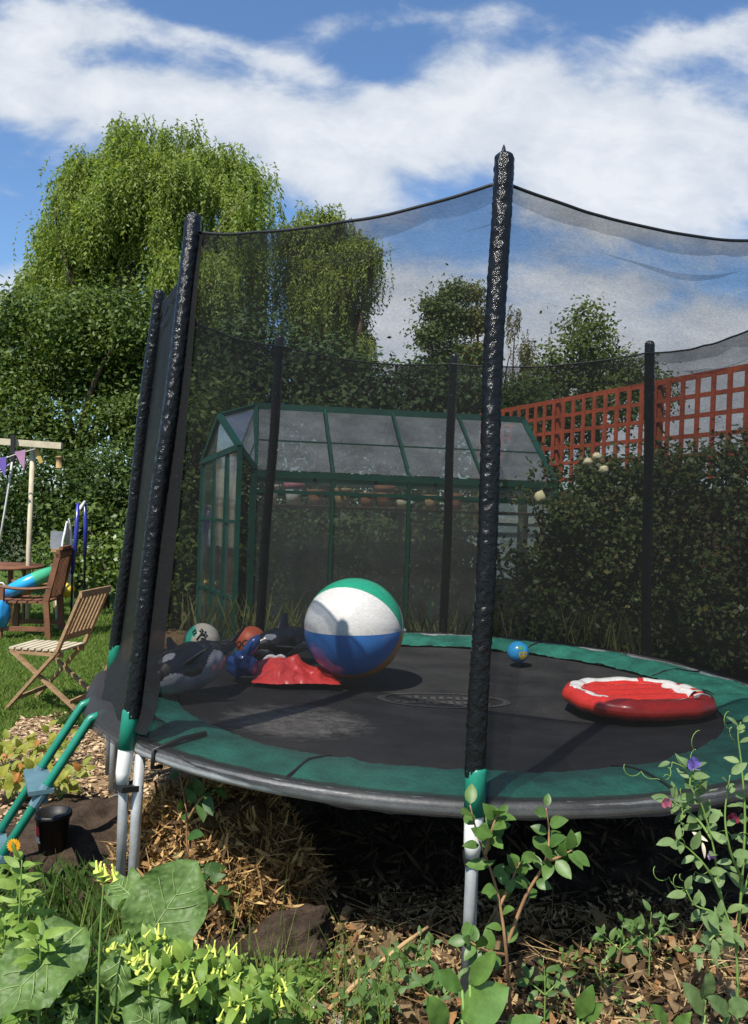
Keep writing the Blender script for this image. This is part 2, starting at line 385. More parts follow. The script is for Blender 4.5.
# grass blades on the lawn, chips on the path, litter under the bed
def inpoly(x, y, poly):
    c = np.zeros(len(x), bool); j = len(poly) - 1
    for i in range(len(poly)):
        xi, yi = poly[i]; xj, yj = poly[j]
        c ^= ((yi > y) != (yj > y)) & (x < (xj - xi) * (y - yi) / (yj - yi + 1e-12) + xi); j = i
    return c
def blades(n, x0, x1, y0, y1, poly, h0, h1, wd, z=-.022):
    x = rng.uniform(x0, x1, n); y = y0 + (y1 - y0) * rng.uniform(0, 1, n) ** 1.5
    if poly: k = inpoly(x, y, poly); x, y = x[k], y[k]
    n = len(x); h = rng.uniform(h0, h1, n); a = rng.uniform(0, 6.28, n); ln_ = rng.normal(0, .45, (n, 2)) * h[:, None]
    B = np.stack([x, y, np.full(n, z)], 1); S = np.stack([np.cos(a), np.sin(a), 0 * a], 1) * wd
    T = B + np.concatenate([ln_, h[:, None]], 1); Mi = B * .5 + T * .5 - np.concatenate([ln_ * .2, 0 * h[:, None]], 1)
    return np.stack([B - S, B + S, Mi + S * .8, T], 1)
GRASS = leafmat('grass', (.10, .17, .025), (.17, .24, .05), .35, .6, .2, (.25, .22, .09), .06)
P = np.concatenate([blades(60000, -5.2, -2.0, 5.2, 11.5, lawn_poly, .018, .05, .0035), blades(9000, -9, -3, 11, 18, lawn_poly, .03, .06, .008)])
tag(quads('grass', P, GRASS), 'short mown grass of the sunny lawn', 'grass', kind='stuff')
P = np.concatenate([blades(2600, -1.6, -.75, 2.3, 3.5, None, .05, .16, .0035, -.01), blades(2500, -2.2, -1.9, 5.9, 6.4, None, .03, .07, .004)])
tag(quads('rough_grass', P, leafmat('rough_grass', (.05, .10, .02), (.12, .19, .05), .35)), 'rough grass growing between the foreground plants', 'grass', kind='stuff')
path_poly = [(-2.40, 5.4), (-2.54, 6.10), (-2.22, 6.24), (-2.33, 7.0), (-2.7, 9.0), (-1.3, 9), (-1.1, 5), (-1.15, 4.35), (-1.6, 3.9), (-2.2, 3.9)]
n = 12000; x = rng.uniform(-2.7, -1.0, n); y = rng.uniform(3.9, 9, n); k = inpoly(x, y, path_poly); x, y = x[k], y[k]; n = len(x)
D_ = rdir(n); D_[:, 2] *= .25; Nn = rdir(n) * .5 + np.array([0, 0, 1.])
tag(quads('bark_chips', leafq(np.stack([x, y, rng.uniform(-.02, .004, n)], 1), D_, Nn, rng.uniform(.02, .06, n), rng.uniform(.01, .025, n)), leafmat('chips', (.36, .24, .13), (.55, .42, .26), 0, .9, .1, (.12, .07, .04), .2)), 'pale bark chips covering the garden path', 'bark chips', kind='stuff')
n = 12000; x = rng.uniform(-.35, 2.0, n); y = 2.2 + 1.25 * rng.uniform(0, 1, n) ** 1.0
kp = np.array([nz(a * 2.6, c * 2.6, 8) + .6 * nz(a * 7, c * 7, 2) + random.uniform(-.2, .35) > -.02 for a, c in zip(x, y)]); x, y = x[kp], y[kp]; n = len(x)
z = np.array([max(soilh(a, c), -.03) for a, c in zip(x, y)]) + rng.uniform(0, .07, n) * (.4 + .6 * np.array([abs(nz(a * 3, c * 3, 5)) for a, c in zip(x, y)])) * 1.6
D_ = rdir(n); D_[:, 2] *= .45; Nn = rdir(n) + np.array([0, -.3, .9])
def curlq(C, D, Nn, L, W):      # two-piece curled leaf strips
    D = unit(D); S = unit(np.cross(D, Nn)); U = np.cross(S, D); L = L[:, None]; W = W[:, None]
    a = C - D * L * .5 + U * L * .18; c = C + D * L * .5 + U * L * .18 + S * W * .5
    return np.concatenate([np.stack([a - S * W * .25, a + S * W * .25, C + S * W * .5, C - S * W * .5], 1), np.stack([C - S * W * .5, C + S * W * .5, c + S * W * .12, c - S * W * .12], 1)], 0)
LIT = leafmat('litter', (.26, .18, .085), (.50, .37, .19), .15, .85, .1, (.10, .055, .03), .35)
tag(quads('leaf_litter', curlq(np.stack([x, y, z], 1), D_, Nn, rng.uniform(.015, .06, n), rng.uniform(.002, .018, n)), LIT), 'dry brown leaves and stalks littering the soil below the trampoline', 'leaf litter', kind='stuff')
n = 1100; x = rng.uniform(-.3, 1.9, n); y = rng.uniform(2.2, 3.15, n); z = np.array([max(soilh(a, c), -.02) for a, c in zip(x, y)]) + rng.uniform(0.01, .08, n)
tag(quads('crumpled_leaves', curlq(np.stack([x, y, z], 1), rdir(n), rdir(n) + np.array([0, -.4, .6]), rng.uniform(.03, .09, n), rng.uniform(.018, .05, n)), leafmat('crumpled', (.10, .062, .032), (.30, .21, .115), .25, .8, .15, (.36, .19, .08), .08)), 'crumpled dead leaves among the litter in front', 'dead leaves', kind='stuff')
n = 900; x = rng.uniform(-.3, 1.9, n); y = rng.uniform(2.2, 3.3, n); z = np.array([max(soilh(a, c), -.02) for a, c in zip(x, y)]) + rng.uniform(0.01, .09, n)
tag(quads('dry_stems', leafq(np.stack([x, y, z], 1), rdir(n) * np.array([1, 1, .45]), rdir(n), rng.uniform(.08, .3, n), rng.uniform(.002, .005, n)), leafmat('drystem', (.25, .15, .06), (.5, .36, .18), .1, .8)), 'long thin dry stems lying across the leaf litter', 'dry stems', kind='stuff')
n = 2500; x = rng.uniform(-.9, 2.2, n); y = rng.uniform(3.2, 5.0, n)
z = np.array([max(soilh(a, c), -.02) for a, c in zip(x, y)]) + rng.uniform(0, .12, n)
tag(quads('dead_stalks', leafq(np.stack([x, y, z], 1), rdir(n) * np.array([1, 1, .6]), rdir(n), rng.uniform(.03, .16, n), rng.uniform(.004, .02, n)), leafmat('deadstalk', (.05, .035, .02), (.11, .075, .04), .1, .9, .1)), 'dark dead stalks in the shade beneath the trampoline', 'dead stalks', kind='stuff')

# ------------------------------------------------------------------ trampoline
TX, TY, TR, TZ = .4027, 4.481, 1.802, .672
PA = [37.5, 85.1, 130.3, 174.9, 223.7, 268.4, 313.0, 358.0]
LEAN = [.08, .07, .15, .19, .22, .08, .12, .1]
tr = empty('trampoline', (TX, TY, 0))
tag(tr, 'large round trampoline with green pad and tall black safety net', 'trampoline')
pol = lambda a, r, z: Vector((r * math.cos(a), r * math.sin(a), z))
b = MB(); b.tube([pol(2 * math.pi * i / 96, TR - .01, TZ - .016) for i in range(96)], .027, 10, closed=True); b.build('rim', M['gpipe'], tr)
def matz(r): return TZ - .034 - .045 * (1 - (r / 1.4) ** 2)
RI = TR - .40
b = MB(); b.grid(lambda u, v: pol(2 * math.pi * u, max(v, .001) * (RI + .06), matz(v * (RI + .06)) + .004 * nz(v * 5 * math.cos(6.283 * u), v * 5 * math.sin(6.283 * u))), 96, 24, True); mo = b.build('jumping_mat', M['matt'], tr)
# worn oval print and dust scuffs on the mat
b = MB(); lc = gz(444, 694, .63) - Vector((TX, TY, 0))
def oval(a, k): return Vector((lc.x + .36 * k * math.cos(a), lc.y + .17 * k * math.sin(a), 0))
def onmat(p, h=.004): return Vector((p.x, p.y, matz(math.hypot(p.x, p.y)) + h + .004 * nz(5 * p.x / (RI + .06), 5 * p.y / (RI + .06))))
b.grid(lambda u, v: onmat(oval(2 * math.pi * u, .88 + .12 * v)), 60, 1, True)
for row, n_, hw in ((.05, 11, .24), (-.06, 13, .26)):
    for i in range(n_):
        x0 = lc.x - hw + 2 * hw * i / n_; ww = 2 * hw / n_ * random.uniform(.45, .75); y0 = lc.y + row + random.uniform(-.01, .01)
        b.grid(lambda u, v: onmat(Vector((x0 + ww * u, y0 + (.07 if i % 3 else .05) * (v - .5), 0))), 1, 1)
b.build('printed_oval', M['dust'], tr)
DC = pol(R(222), .98, .63)
def dustmat():
    m, nt, ns, ln = nodes_of('dust_film'); out = N(nt, 'ShaderNodeOutputMaterial')
    tcc = N(nt, 'ShaderNodeTexCoord'); n1 = N(nt, 'ShaderNodeTexNoise', Scale=14.0, Detail=9.0, Roughness=.8); ln.new(tcc.outputs['Object'], n1.inputs['Vector'])
    n2 = N(nt, 'ShaderNodeTexNoise', Scale=2.0, Detail=2.0); ln.new(tcc.outputs['Object'], n2.inputs['Vector'])
    ds = N(nt, 'ShaderNodeVectorMath', operation='DISTANCE'); ds.inputs[1].default_value = DC; ln.new(tcc.outputs['Object'], ds.inputs[0])
    fd = N(nt, 'ShaderNodeMapRange'); fd.inputs[1].default_value = .22; fd.inputs[2].default_value = .62; fd.inputs[3].default_value = .62; fd.inputs[4].default_value = 0.0; ln.new(ds.outputs['Value'], fd.inputs[0])
    mu = N(nt, 'ShaderNodeMath', operation='MULTIPLY'); ln.new(n1.outputs[0], mu.inputs[0]); ln.new(fd.outputs[0], mu.inputs[1])
    mr = N(nt, 'ShaderNodeMapRange'); mr.inputs[1].default_value = .2; mr.inputs[2].default_value = .36; mr.inputs[4].default_value = .75; ln.new(mu.outputs[0], mr.inputs[0])
    t = N(nt, 'ShaderNodeBsdfTransparent'); d = N(nt, 'ShaderNodeBsdfDiffuse'); d.inputs[0].default_value = (.24, .22, .2, 1)
    s = N(nt, 'ShaderNodeMixShader'); ln.new(mr.outputs[0], s.inputs[0]); ln.new(t.outputs[0], s.inputs[1]); ln.new(d.outputs[0], s.inputs[2]); ln.new(s.outputs[0], out.inputs[0]); return m
b = MB(); b.grid(lambda u, v: onmat(pol(R(180) + R(90) * u, .30 + 1.05 * v, 0), .006), 40, 16); b.build('dust_film', dustmat(), tr)
def padz(a, v): return TZ + .022 * math.sin(math.pi * min(1, v * 1.1)) + .012 * nz(math.cos(a) * 9, math.sin(a) * 9, v * 3) + .010 * abs(nz(math.cos(a) * 26, math.sin(a) * 26, v * 1.2)) + .004 * nz(math.cos(a) * 60, math.sin(a) * 60, v * 3) - .02 * (1 - v) ** 3
def padfn(u, v):
    a = 2 * math.pi * u
    return pol(a, RI + (TR - .005 - RI) * v + .006 * nz(a * 6, v), padz(a, v))
b = MB(); b.grid(padfn, 480, 12, True); pad = b.build('safety_pad', M['pad'], tr)
for i in range(8):          # stitched seams of the pad
    b = MB(); a = R(PA[i] + 24); b.tube([pol(a, RI + (TR - RI) * t, padz(a, t) + .004) for t in (0.02, .25, .5, .75, .98)], .005, 5); b.build('seam', M['black'], pad)
# net: follows the rim below, straight from pole to pole above
ATT = 2.03
def poletop(i, t):                       # inner side of pole i at height share t
    a = R(PA[i % 8]); p = pol(a, TR + .005 - LEAN[i % 8] * t * .95, 0)
    return p + Vector((-math.sin(a), math.cos(a), 0)) * ((.026 * t) if i % 8 == 5 else 0)
def netp(a, z, hem=0):
    t = max(0, (z - TZ) / ATT); d = math.degrees(a) % 360
    for i in range(8):
        lo, hi = PA[i], PA[(i + 1) % 8] + (360 if i == 7 else 0)
        dd = d if d >= lo else d + 360
        if lo <= dd < hi: break
    half = R(hi - lo) / 2; off_ = R(dd - (lo + hi) / 2)
    s = .5 + math.tan(off_) / math.tan(half) / 2
    ch = poletop(i, t).lerp(poletop(i + 1, t), s); ci = pol(a, TR + .02, 0)
    k = min(1, t * 16); p = ci.lerp(ch, k)
    p += p.normalized() * (hem + .008 * nz(math.cos(a) * 7, math.sin(a) * 7, z * 1.5) * k)
    top = ATT - .05 * (4 * s * (1 - s)) - .02 * abs(nz(math.cos(a) * 5, math.sin(a) * 5, 3)) * 4 * s * (1 - s)
    p.z = TZ + t * top if z > TZ else z
    return p
net = empty('safety_net'); net.parent = tr
b = MB(); b.grid(lambda u, v: netp(2 * math.pi * u, TZ - .01 + (ATT + .01) * v), 256, 24, True); b.build('mesh_wall', NET, net)
b = MB(); b.grid(lambda u, v: netp(2 * math.pi * u, TZ + ATT - (.055 + .05 * abs(nz(math.cos(6.283 * u) * 6, math.sin(6.283 * u) * 6))) * (1 - v), .006), 256, 2, True); b.build('net_hem', HEM, net)
b = MB(); b.grid(lambda u, v: netp(2 * math.pi * u, TZ + ATT - .13 - .05 * nz(math.cos(6.283 * u) * 3, math.sin(6.283 * u) * 3, 5) - .10 * (1 - v) * max(0, nz(math.cos(6.283 * u) * 4, math.sin(6.283 * u) * 4, 9)), .012), 256, 2, True); b.build('net_fold', HEM, net)
b = MB(); b.tube([netp(2 * math.pi * i / 256, TZ + ATT + .003) for i in range(256)], .006, 5, closed=True); b.build('edge_cord', M['black'], net)
def skirtfn(u, v):
    a = 2 * math.pi * u; d = math.degrees(a) % 360
    dr = .012 + .016 * nz(math.cos(a) * 4, math.sin(a) * 4, 2)
    f_ = min(1, max(0, (d - 232) / 22)) if 190 < d < 300 else (1 if d >= 300 or d < 160 else 0)
    dr = .004 + dr * f_
    k = 1 - v
    q = min(1, k * 2)
    rr = TR - .045 * (1 - q) + (.012 + .02 * f_) * q + .008 * nz(a * 14, v * 2)
    return pol(a, rr, TZ + .012 - (dr + .03 * f_) * max(0, k * 2 - 1) + .006 * nz(a * 25, v * 5))
b = MB(); b.grid(skirtfn, 256, 8, True); b.build('net_skirt', SKIRT, net)
b = MB(); b.grid(lambda u, v: pol(R(180 + 42 * u), TR + .03 - .30 * v * (1 - .3 * u), TZ + .03 + .03 * math.sin(math.pi * v) + .02 * nz(u * 6, v * 4, 2) - .07 * max(0, .12 - v) / .12), 30, 8); b.build('net_gather', SKIRT, net)
# poles with crinkled sleeves
def sleeve_mesh(L, r0, seed):
    b = MB()
    def fn(u, v):
        a = 2 * math.pi * u; z = L * v; c, s = math.cos(a), math.sin(a)
        zz = z + .018 * c + .02 * nz(c, s, z * 9) + .01 * s
        k = (.35 - abs(noise.noise(Vector((c * 2.0 + seed, s * 2.0, zz * 34))))) * .17 + noise.noise(Vector((c * 3.2, s * 3.2 + seed, zz * 62))) * .09
        k += .05 * nz(c * .8, s * .8 + seed, z * 3)
        r = r0 * (1 + k)
        if v > .985: r *= max(.04, max(0, 1 - ((v - .985) / .015) ** 2.6) ** .5)
        return Vector((r * c + .004 * math.sin(z * 5 + seed), r * s, z))
    b.grid(fn, 30, 330, True); return b
pole0 = None
for i, ad in enumerate(PA):
    a = R(ad); lean = LEAN[i] / 2.1
    p = empty('net_pole'); p.parent = tr; p.location = pol(a, TR + .04, TZ - .08)
    p.rotation_euler = (Matrix.Rotation(a, 3, 'Z') @ Matrix.Rotation(-.0125 if i == 5 else 0, 3, 'X') @ Matrix.Rotation(-lean, 3, 'Y')).to_euler()
    if i == 0:
        slv = sleeve_mesh(2.02, .0315, 1).build('sleeve', M['sleeve'], None, loc=(0, 0, .18))
        tip = MB().lathe([(.026, -.012), (.018, .010), (.008, .024), (.005, .036), (.001, .046)], 10).build('tip', M['sleeve'], None, loc=(0, 0, 2.18))
        gr = MB().lathe([(.034, .06), (.034, .2), (.03, .21)], 18).build('collar', M['green'], None)
        cap = MB().lathe([(.022, -.075), (.029, -.03), (.031, .063), (.03, .07)], 18).build('socket', M['white'], None)
        lowr = MB().lathe([(.019, -.52), (.019, .1)], 14).build('pole_foot', M['dullpipe'], None)
        cl = MB().box((-.02, .012, -.085), (.085, .075, .022)).build('clamp', M['black'], None, smooth=False)
        protos = [slv, tip, gr, cap, lowr, cl]
        for o in protos: o.parent = p
    else:
        for o in protos:
            if (o in (gr, cap) and i < 3) or (o is tip and i not in (5, 6)): continue
            c = o.copy(); COL.objects.link(c); c.parent = p
            if o is lowr: c.rotation_euler = (0, lean, 0)
            if o is slv: c.rotation_euler = (0, 0, 2.1 * i); c.location.z = .06 if i < 3 else .18; c.scale.z = 1.06 if i < 3 else 1
    b = MB(); t_ = Vector((-math.sin(a), math.cos(a), 0)) * (.004 if i == 5 else .03)
    b.tube([pol(a, TR - .01, TZ - .04) + t_, pol(a, TR + .0, TZ - .3) + t_, pol(a, TR + .005, -.08) + t_], .021, 12); b.build('leg', M['gpipe'], tr)
slv.location.z = .06; slv.scale.z = 1.06
for o in (gr, cap, tip): bpy.data.objects.remove(o)
for i in (1, 3, 5, 7):
    a, c = R(PA[i]), R(PA[(i + 1) % 8]); b = MB(); b.tube([pol(a, TR, -.04), pol(c, TR, -.04)], .02, 8); b.build('base_bar', M['gpipe'], tr)
b = MB(); b.grid(lambda u, v: netp(R(PA[4]) + R(.6) + R(2.6) * u * (1 - .75 * v ** 2), TZ + .05 + (ATT - .06) * v, .012), 4, 20); b.build('net_flap', netmat('net_flap', .85, col=(.012, .012, .013), var=.1), net)
b = MB(); b.grid(lambda u, v: netp(R(PA[5]) + R(.6) + R(2.3 + 4.5 * v) * u * (1 - max(0, v - .6) / .4), TZ + .01 + 1.15 * v, .014), 4, 24); b.build('net_flap', netmat('door_flap', .24, col=(.018, .018, .018), var=.1), net)
for i in (0, ):            # black tie hooking the pad to the rim
    a = R(229); b = MB(); b.tube([pol(a, TR - .22, TZ + .03), pol(a + .01, TR - .1, TZ + .035), pol(a, TR + .02, TZ + .01), pol(a, TR + .022, TZ - .055), pol(a, TR - .02, TZ - .06)], .009, 6); b.build('strap', M['black'], tr)

# ------------------------------------------------------------------ ladder
ld = empty('ladder', (-1.4, 3.4, 0)); tag(ld, 'green trampoline ladder with grey blue plastic steps leaning on the rim', 'ladder')
T1, T2 = Vector((-1.30, 3.77, .66)), Vector((-1.185, 3.54, .66)); off = Vector((-.37, -.22, -.68))
o0 = Vector((-1.4, 3.4, 0))
for T in (T1, T2):
    b = MB(); b.tube([T - off * .03 + Vector((.05, .03, .012)) - o0, T - off * .02 - o0, T - o0, T + off - o0], .0185, 10); b.build('rail', M['green'], ld)
stepm = mat('stepm', (.09, .17, .20), .5, .4, .2, 8)
for f_ in (.42, .80):
    A, B_ = T1 + off * f_ - o0, T2 + off * f_ - o0; b = MB()
    outw = Vector((-.857, -.515, 0))
    mid = (A + B_) / 2; tdir = (B_ - A).normalized()
    rotm = Matrix((tdir, outw, Vector((0, 0, 1)))).transposed()
    b.box(mid + Vector((0, 0, .02)), ((B_ - A).length + .05, .10, .018), rotm)
    for e in (A, B_): b.tube([e + off.normalized() * -.045, e + off.normalized() * .05], .024, 10)
    b.box(mid - outw * .02 + Vector((0, 0, -.01)), ((B_ - A).length, .02, .05), rotm)
    b.build('step', stepm, ld, smooth=False)

# ------------------------------------------------------------------ toys on the mat
def panels(r, axis, cols, name, mt, loc, n=36):
    b = MB(); ax = Vector(axis).normalized(); fy = Vector((0, -1, 0)); fy = (fy - ax * fy.dot(ax)).normalized(); fz = fy.cross(ax) * -1
    if fz.z < 0: fz = -fz
    k = len(cols); n = k * 8
    def fn(u, v):
        th = math.pi * v; ph = 2 * math.pi * u
        seam = 1 - .006 * (abs(math.cos(ph * k / 2)) ** 12)
        return (ax * math.cos(th) + (fy * math.cos(ph) + fz * math.sin(ph)) * math.sin(th)) * r * seam
    b.grid(fn, n, 28, True); b.mi = [int((i % n) // 8) for i in range(n * 28)]
    return b.build(name, mt, None, loc=loc)
vin = lambda nm, c, **k: mat(nm, c, .28, .5, .06, 8, coat=.2, **k)
W_, BL_, GR_, OR_, YE_ = vin('v_white', (.78, .76, .72)), vin('v_blue', (.045, .19, .52)), vin('v_green', (.02, .36, .2)), vin('v_orange', (.6, .24, .05)), vin('v_yellow', (.7, .5, .05))
def rest(px, py, rp, zm=.645):           # a ball of rp picture pixels resting on the mat
    d = ray(px, py); y = (zm - CZ) / (d.z - rp / FPX); return Vector((0, 0, CZ)) + d * y, rp / FPX * y
BC, BRAD = rest(354, 628, 50)
o = panels(BRAD, (1, -.36, .03), [W_, GR_, W_, YE_, OR_, BL_], 'beach_ball', [W_, GR_, W_, YE_, OR_, BL_], BC)
tag(o, 'large inflatable beach ball with white, blue, green and orange panels', 'beach ball')
b = MB(); b.lathe([(.016, 0), (.016, .006), (.007, .008), (.006, .014)], 10, (BRAD * .985, -.03, .0), rot=Matrix.Rotation(R(90), 3, 'Y')); b.build('valve', W_, o)

fb = empty('football', rest(202, 641, 20)[0]); tag(fb, 'small cream and green ball with black scribbled print behind the nearer orca', 'ball')
CR_ = mat('fb_cream', (.62, .57, .45), .4, .4, .1, 8); b = MB()
b.ball((0, 0, 0), .108, 28); b.mi = [1 if (Vector(b.v[f[0]]).x < -.058 + .02 * math.sin(Vector(b.v[f[0]]).z * 30)) or Vector(b.v[f[0]]).z < -.05 else 0 for f in b.f]
b.build('ball_skin', [CR_, vin('fb_green', (.04, .42, .28))], fb)
def onball(r, lon, lat): return Vector((r * math.sin(lon) * math.cos(lat), -r * math.cos(lon) * math.cos(lat), r * math.sin(lat)))
b = MB()
for st in ([(-.1, .2), (.1, .5), (.25, .75), (.1, .85)], [(.0, .75), (.2, .6), (.38, .35), (.5, .5)], [(.1, .5), (.3, .45), (.45, .7)], [(-.5, .6), (-.35, .8), (-.2, .6), (-.38, .5)], [(.12, .3), (.25, .3), (.4, .22)]):
    b.tube([onball(.109, *p) for p in st], .006, 5)
b.build('printed_scribble', M['black'], fb)

rb = empty('rubber_ball', rest(251, 642, 17.5)[0]); tag(rb, 'orange red ball with black lettering behind the blue toy', 'ball')
MB().ball((0, 0, 0), .098, 28).build('ball_skin', mat('redball', (.52, .10, .04), .45, .4, .12, 7), rb)
def text_mesh(txt, size):
    cu = bpy.data.curves.new('t', 'FONT'); cu.body = txt; cu.size = size; cu.align_x = 'CENTER'; cu.align_y = 'CENTER'; cu.offset = size * .02
    t = bpy.data.objects.new('t', cu); COL.objects.link(t)
    me = bpy.data.meshes.new_from_object(t.evaluated_get(bpy.context.evaluated_depsgraph_get()))
    bpy.data.objects.remove(t); bpy.data.curves.remove(cu); return me
me = text_mesh('OCOUS', .055)
for v in me.vertices: v.co = onball(.0995, v.co.x / .098 + .05, v.co.y / .098 + .12 + .25 * v.co.x / .098)
me.materials.clear(); me.materials.append(M['black']); link('lettering', me, rb)

# inflatable orcas
ORC = vin('orca_black', (.012, .012, .014)); ORW = vin('orca_white', (.30, .30, .32))
def orca(loc, hd_, bk_, s, label, seed):
    X_ = Vector(hd_).normalized(); Y_ = Vector(bk_).cross(X_).normalized(); Z_ = X_.cross(Y_)
    o = empty('inflatable_orca', loc); o.rotation_euler = Matrix((X_, Y_, Z_)).transposed().to_euler(); o.scale = (s, s, s)
    tag(o, label, 'inflatable toy', 'inflatable orcas on the trampoline mat')
    b = MB()
    prof = [(0, .0), (.05, .07), (.12, .115), (.25, .15), (.42, .16), (.58, .13), (.72, .08), (.84, .045), (.9, .03)]
    def rad(t):
        for (a, ra), (c, rc) in zip(prof, prof[1:]):
            if a <= t <= c: return ra + (rc - ra) * (t - a) / (c - a)
        return .03
    def fn(u, v):
        a = 2 * math.pi * u; t = v * .9; r = rad(t) * (1 + .05 * nz(math.cos(a) * 2 + seed, math.sin(a) * 2, t * 14))
        return Vector((.45 - t, r * math.cos(a), r * 1.0 * math.sin(a) + .10 * max(0, t - .55)))
    b.grid(fn, 80, 90, True)
    mi = []
    for f in b.f:
        c = sum((Vector(b.v[k]) for k in f), Vector()) / len(f)
        t = .45 - c.x
        wht = (c.z < -.092 + .045 * math.sin(t * 13 + 1) and t < .72) or (abs(c.y) > .055 and ((t - .16) / .06) ** 2 + ((c.z - .055) / .032) ** 2 < 1)
        mi.append(1 if wht else 0)
    b.mi = mi; b.build('body', [ORC, ORW], o)
    def fin(base, d, side, L, W, name):
        bb = MB(); base, d, side = Vector(base), Vector(d).normalized(), Vector(side).normalized(); nn = d.cross(side)
        bb.grid(lambda u, v: base + d * L * v + side * (W * (1 - v * .75) * .5 * math.cos(2 * math.pi * u) - .25 * L * v * v) + nn * (.022 * (1 - v) * math.sin(2 * math.pi * u) + .001), 14, 6, True)
        bb.build(name, ORC, o)
    fin((.06, 0, .13), (-.25, 0, 1), (1, 0, 0), .17, .16, 'dorsal_fin')
    fin((.2, .12, -.05), (-.3, 1, -.35), (1, 0, 0), .18, .12, 'flipper'); fin((.2, -.12, -.05), (-.3, -1, -.35), (1, 0, 0), .18, .12, 'flipper')
    fin((-.42, 0, .04), (-.6, .9, .1), (1, .2, 0), .16, .1, 'tail_fluke'); fin((-.42, 0, .04), (-.6, -.9, .1), (1, -.2, 0), .16, .1, 'tail_fluke')
    return o
orca(gz(196, 664, .80), (-.45, -.85, -.12), (-.8, .3, .5), .74, 'deflated black and white inflatable orca nearest the net, below the cream ball', 1)
orca(gz(290, 641, .77), (-.75, -.6, -.05), (-.1, .35, .9), .6, 'black and white inflatable orca propped behind the beach ball', 5)

bt = empty('blue_inflatable', gz(240, 681, .64) + Vector((0, .05, .085))); tag(bt, 'crumpled blue inflatable toy with one stubby arm raised', 'inflatable toy')
BM_ = vin('toy_blue', (.02, .07, .24)); b = MB(); b.ball((0, 0, 0), (.085, .06, .07), 24, wob=.4, seed=3); b.build('body', BM_, bt)
MB().tube([(.02, 0, .04), (.045, -.01, .09), (.07, -.01, .13), (.09, 0, .16)], [.036, .035, .03, .012], 12).build('arm', BM_, bt)
MB().tube([(-.05, 0, .05), (-.08, -.01, .075), (-.09, -.01, .05)], [.02, .022, .012], 10).build('trim', vin('toy_pale', (.35, .55, .55)), bt)

# deflated red plastic
def rednoise(x, y): return .5 + .5 * nz(x * 9, y * 7, 1)
rp = empty('deflated_inflatable', gz(293, 686, .64) + Vector((0, .13, .004))); tag(rp, 'flat crumpled red inflatable spread in front of the beach ball', 'inflatable toy')
REDM = vin('toy_red', (.82, .07, .06)); b = MB()
def redfn(u, v):
    x = -.23 + .48 * u; y = -.13 + .30 * v; taper = 1 - .3 * u
    e = min(1, min(u, 1 - u, v, 1 - v) * 4)
    h = (.05 + .10 * math.exp(-((u - .05) ** 2 / .06 + (v - .8) ** 2 / .12)) + .05 * (1 - u) * v + .05 * math.exp(-((u - .5) ** 2 / .05 + (v - .75) ** 2 / .08))) * (e ** .7) * (.6 + .75 * rednoise(x, y)) - .05 * abs(nz(x * 11 + y * 7, y * 5, 4)) * e + .022 * nz(x * 20, y * 15) * e + .008 * nz(x * 45, y * 38) * e
    return Vector((x + .045 * nz(y * 9, 1, 7) + .015 * nz(y * 30, 2), y * taper + .04 * u + .05 * nz(x * 7, 3, v * 2) + .015 * nz(x * 28, 5), max(h, -.002)))
b.grid(redfn, 48, 24); b.build('body', REDM, rp)
MB().tube([redfn(.03 + .32 * t, .86 - .1 * t) + Vector((0, 0, .006)) for t in np.linspace(0, 1, 12)], .011, 8).build('white_edge', W_, rp)

g = panels(.07, (.1, -.05, 1), [BL_] * 6, 'globe_ball', [vin('globe_blue', (.03, .3, .62))], rest(518, 652, 11)[0]); tag(g, 'tiny blue globe ball with yellow and green land', 'ball')
b = MB(); pts = [onball(.0712, .35 + .42 * math.cos(t) * (1 + .25 * math.sin(3 * t)), -.18 + .5 * math.sin(t) * (1 + .2 * math.cos(2 * t))) for t in np.linspace(0, 6.1, 16)]
b.add(pts + [onball(.0722, .35, -.18)], [(i, (i + 1) % 16, 16) for i in range(16)]); b.build('printed_land', vin('land', (.6, .42, .04)), g)
b = MB(); pts = [onball(.0712, .1 + .3 * math.cos(t), .55 + .22 * math.sin(t)) for t in np.linspace(0, 6, 10)]
b.add(pts + [onball(.0722, .1, .55)], [(i, (i + 1) % 10, 10) for i in range(10)]); b.build('printed_land', vin('land2', (.12, .4, .15)), g)

# red inflatable boat
bl = gz(567, 700, .70); br_ = gz(708, 692, .72)
ctr = (bl + br_) / 2; ang = math.atan2(br_.y - bl.y, br_.x - bl.x); L2 = (br_ - bl).length / 2 * .95
bo = empty('inflatable_boat', Vector((ctr.x, ctr.y + .03, .64)), ang); tag(bo, 'red inflatable childs boat with white trim lying on the mat', 'inflatable boat')
BR = vin('boat_red', (.60, .035, .025)); b = MB()
def ring(a, k=1.0):
    x = math.cos(a); y = math.sin(a)
    ex = abs(x) ** .75 * math.copysign(1, x); ey = abs(y) ** .8 * math.copysign(1, y)
    return Vector((ex * (L2 - .075) * k, ey * (.335 - .075) * k * (1 - .12 * (x < -.3) * (abs(x) - .3)), 0))
def boatfn(u, v):
    a = 2 * math.pi * u; c = ring(a); nrm = Vector((math.cos(a) / 1.3, math.sin(a), 0)).normalized(); q = 2 * math.pi * v
    r = .06 * (1 + .05 * math.sin(a * 14) + .05 * nz(math.cos(a) * 5, math.sin(a) * 5))
    return c + nrm * (r * 1.05 * math.cos(q)) + Vector((0, 0, .053 + r * .82 * math.sin(q)))
nv_ = 40
b.grid(boatfn, 160, nv_, True)
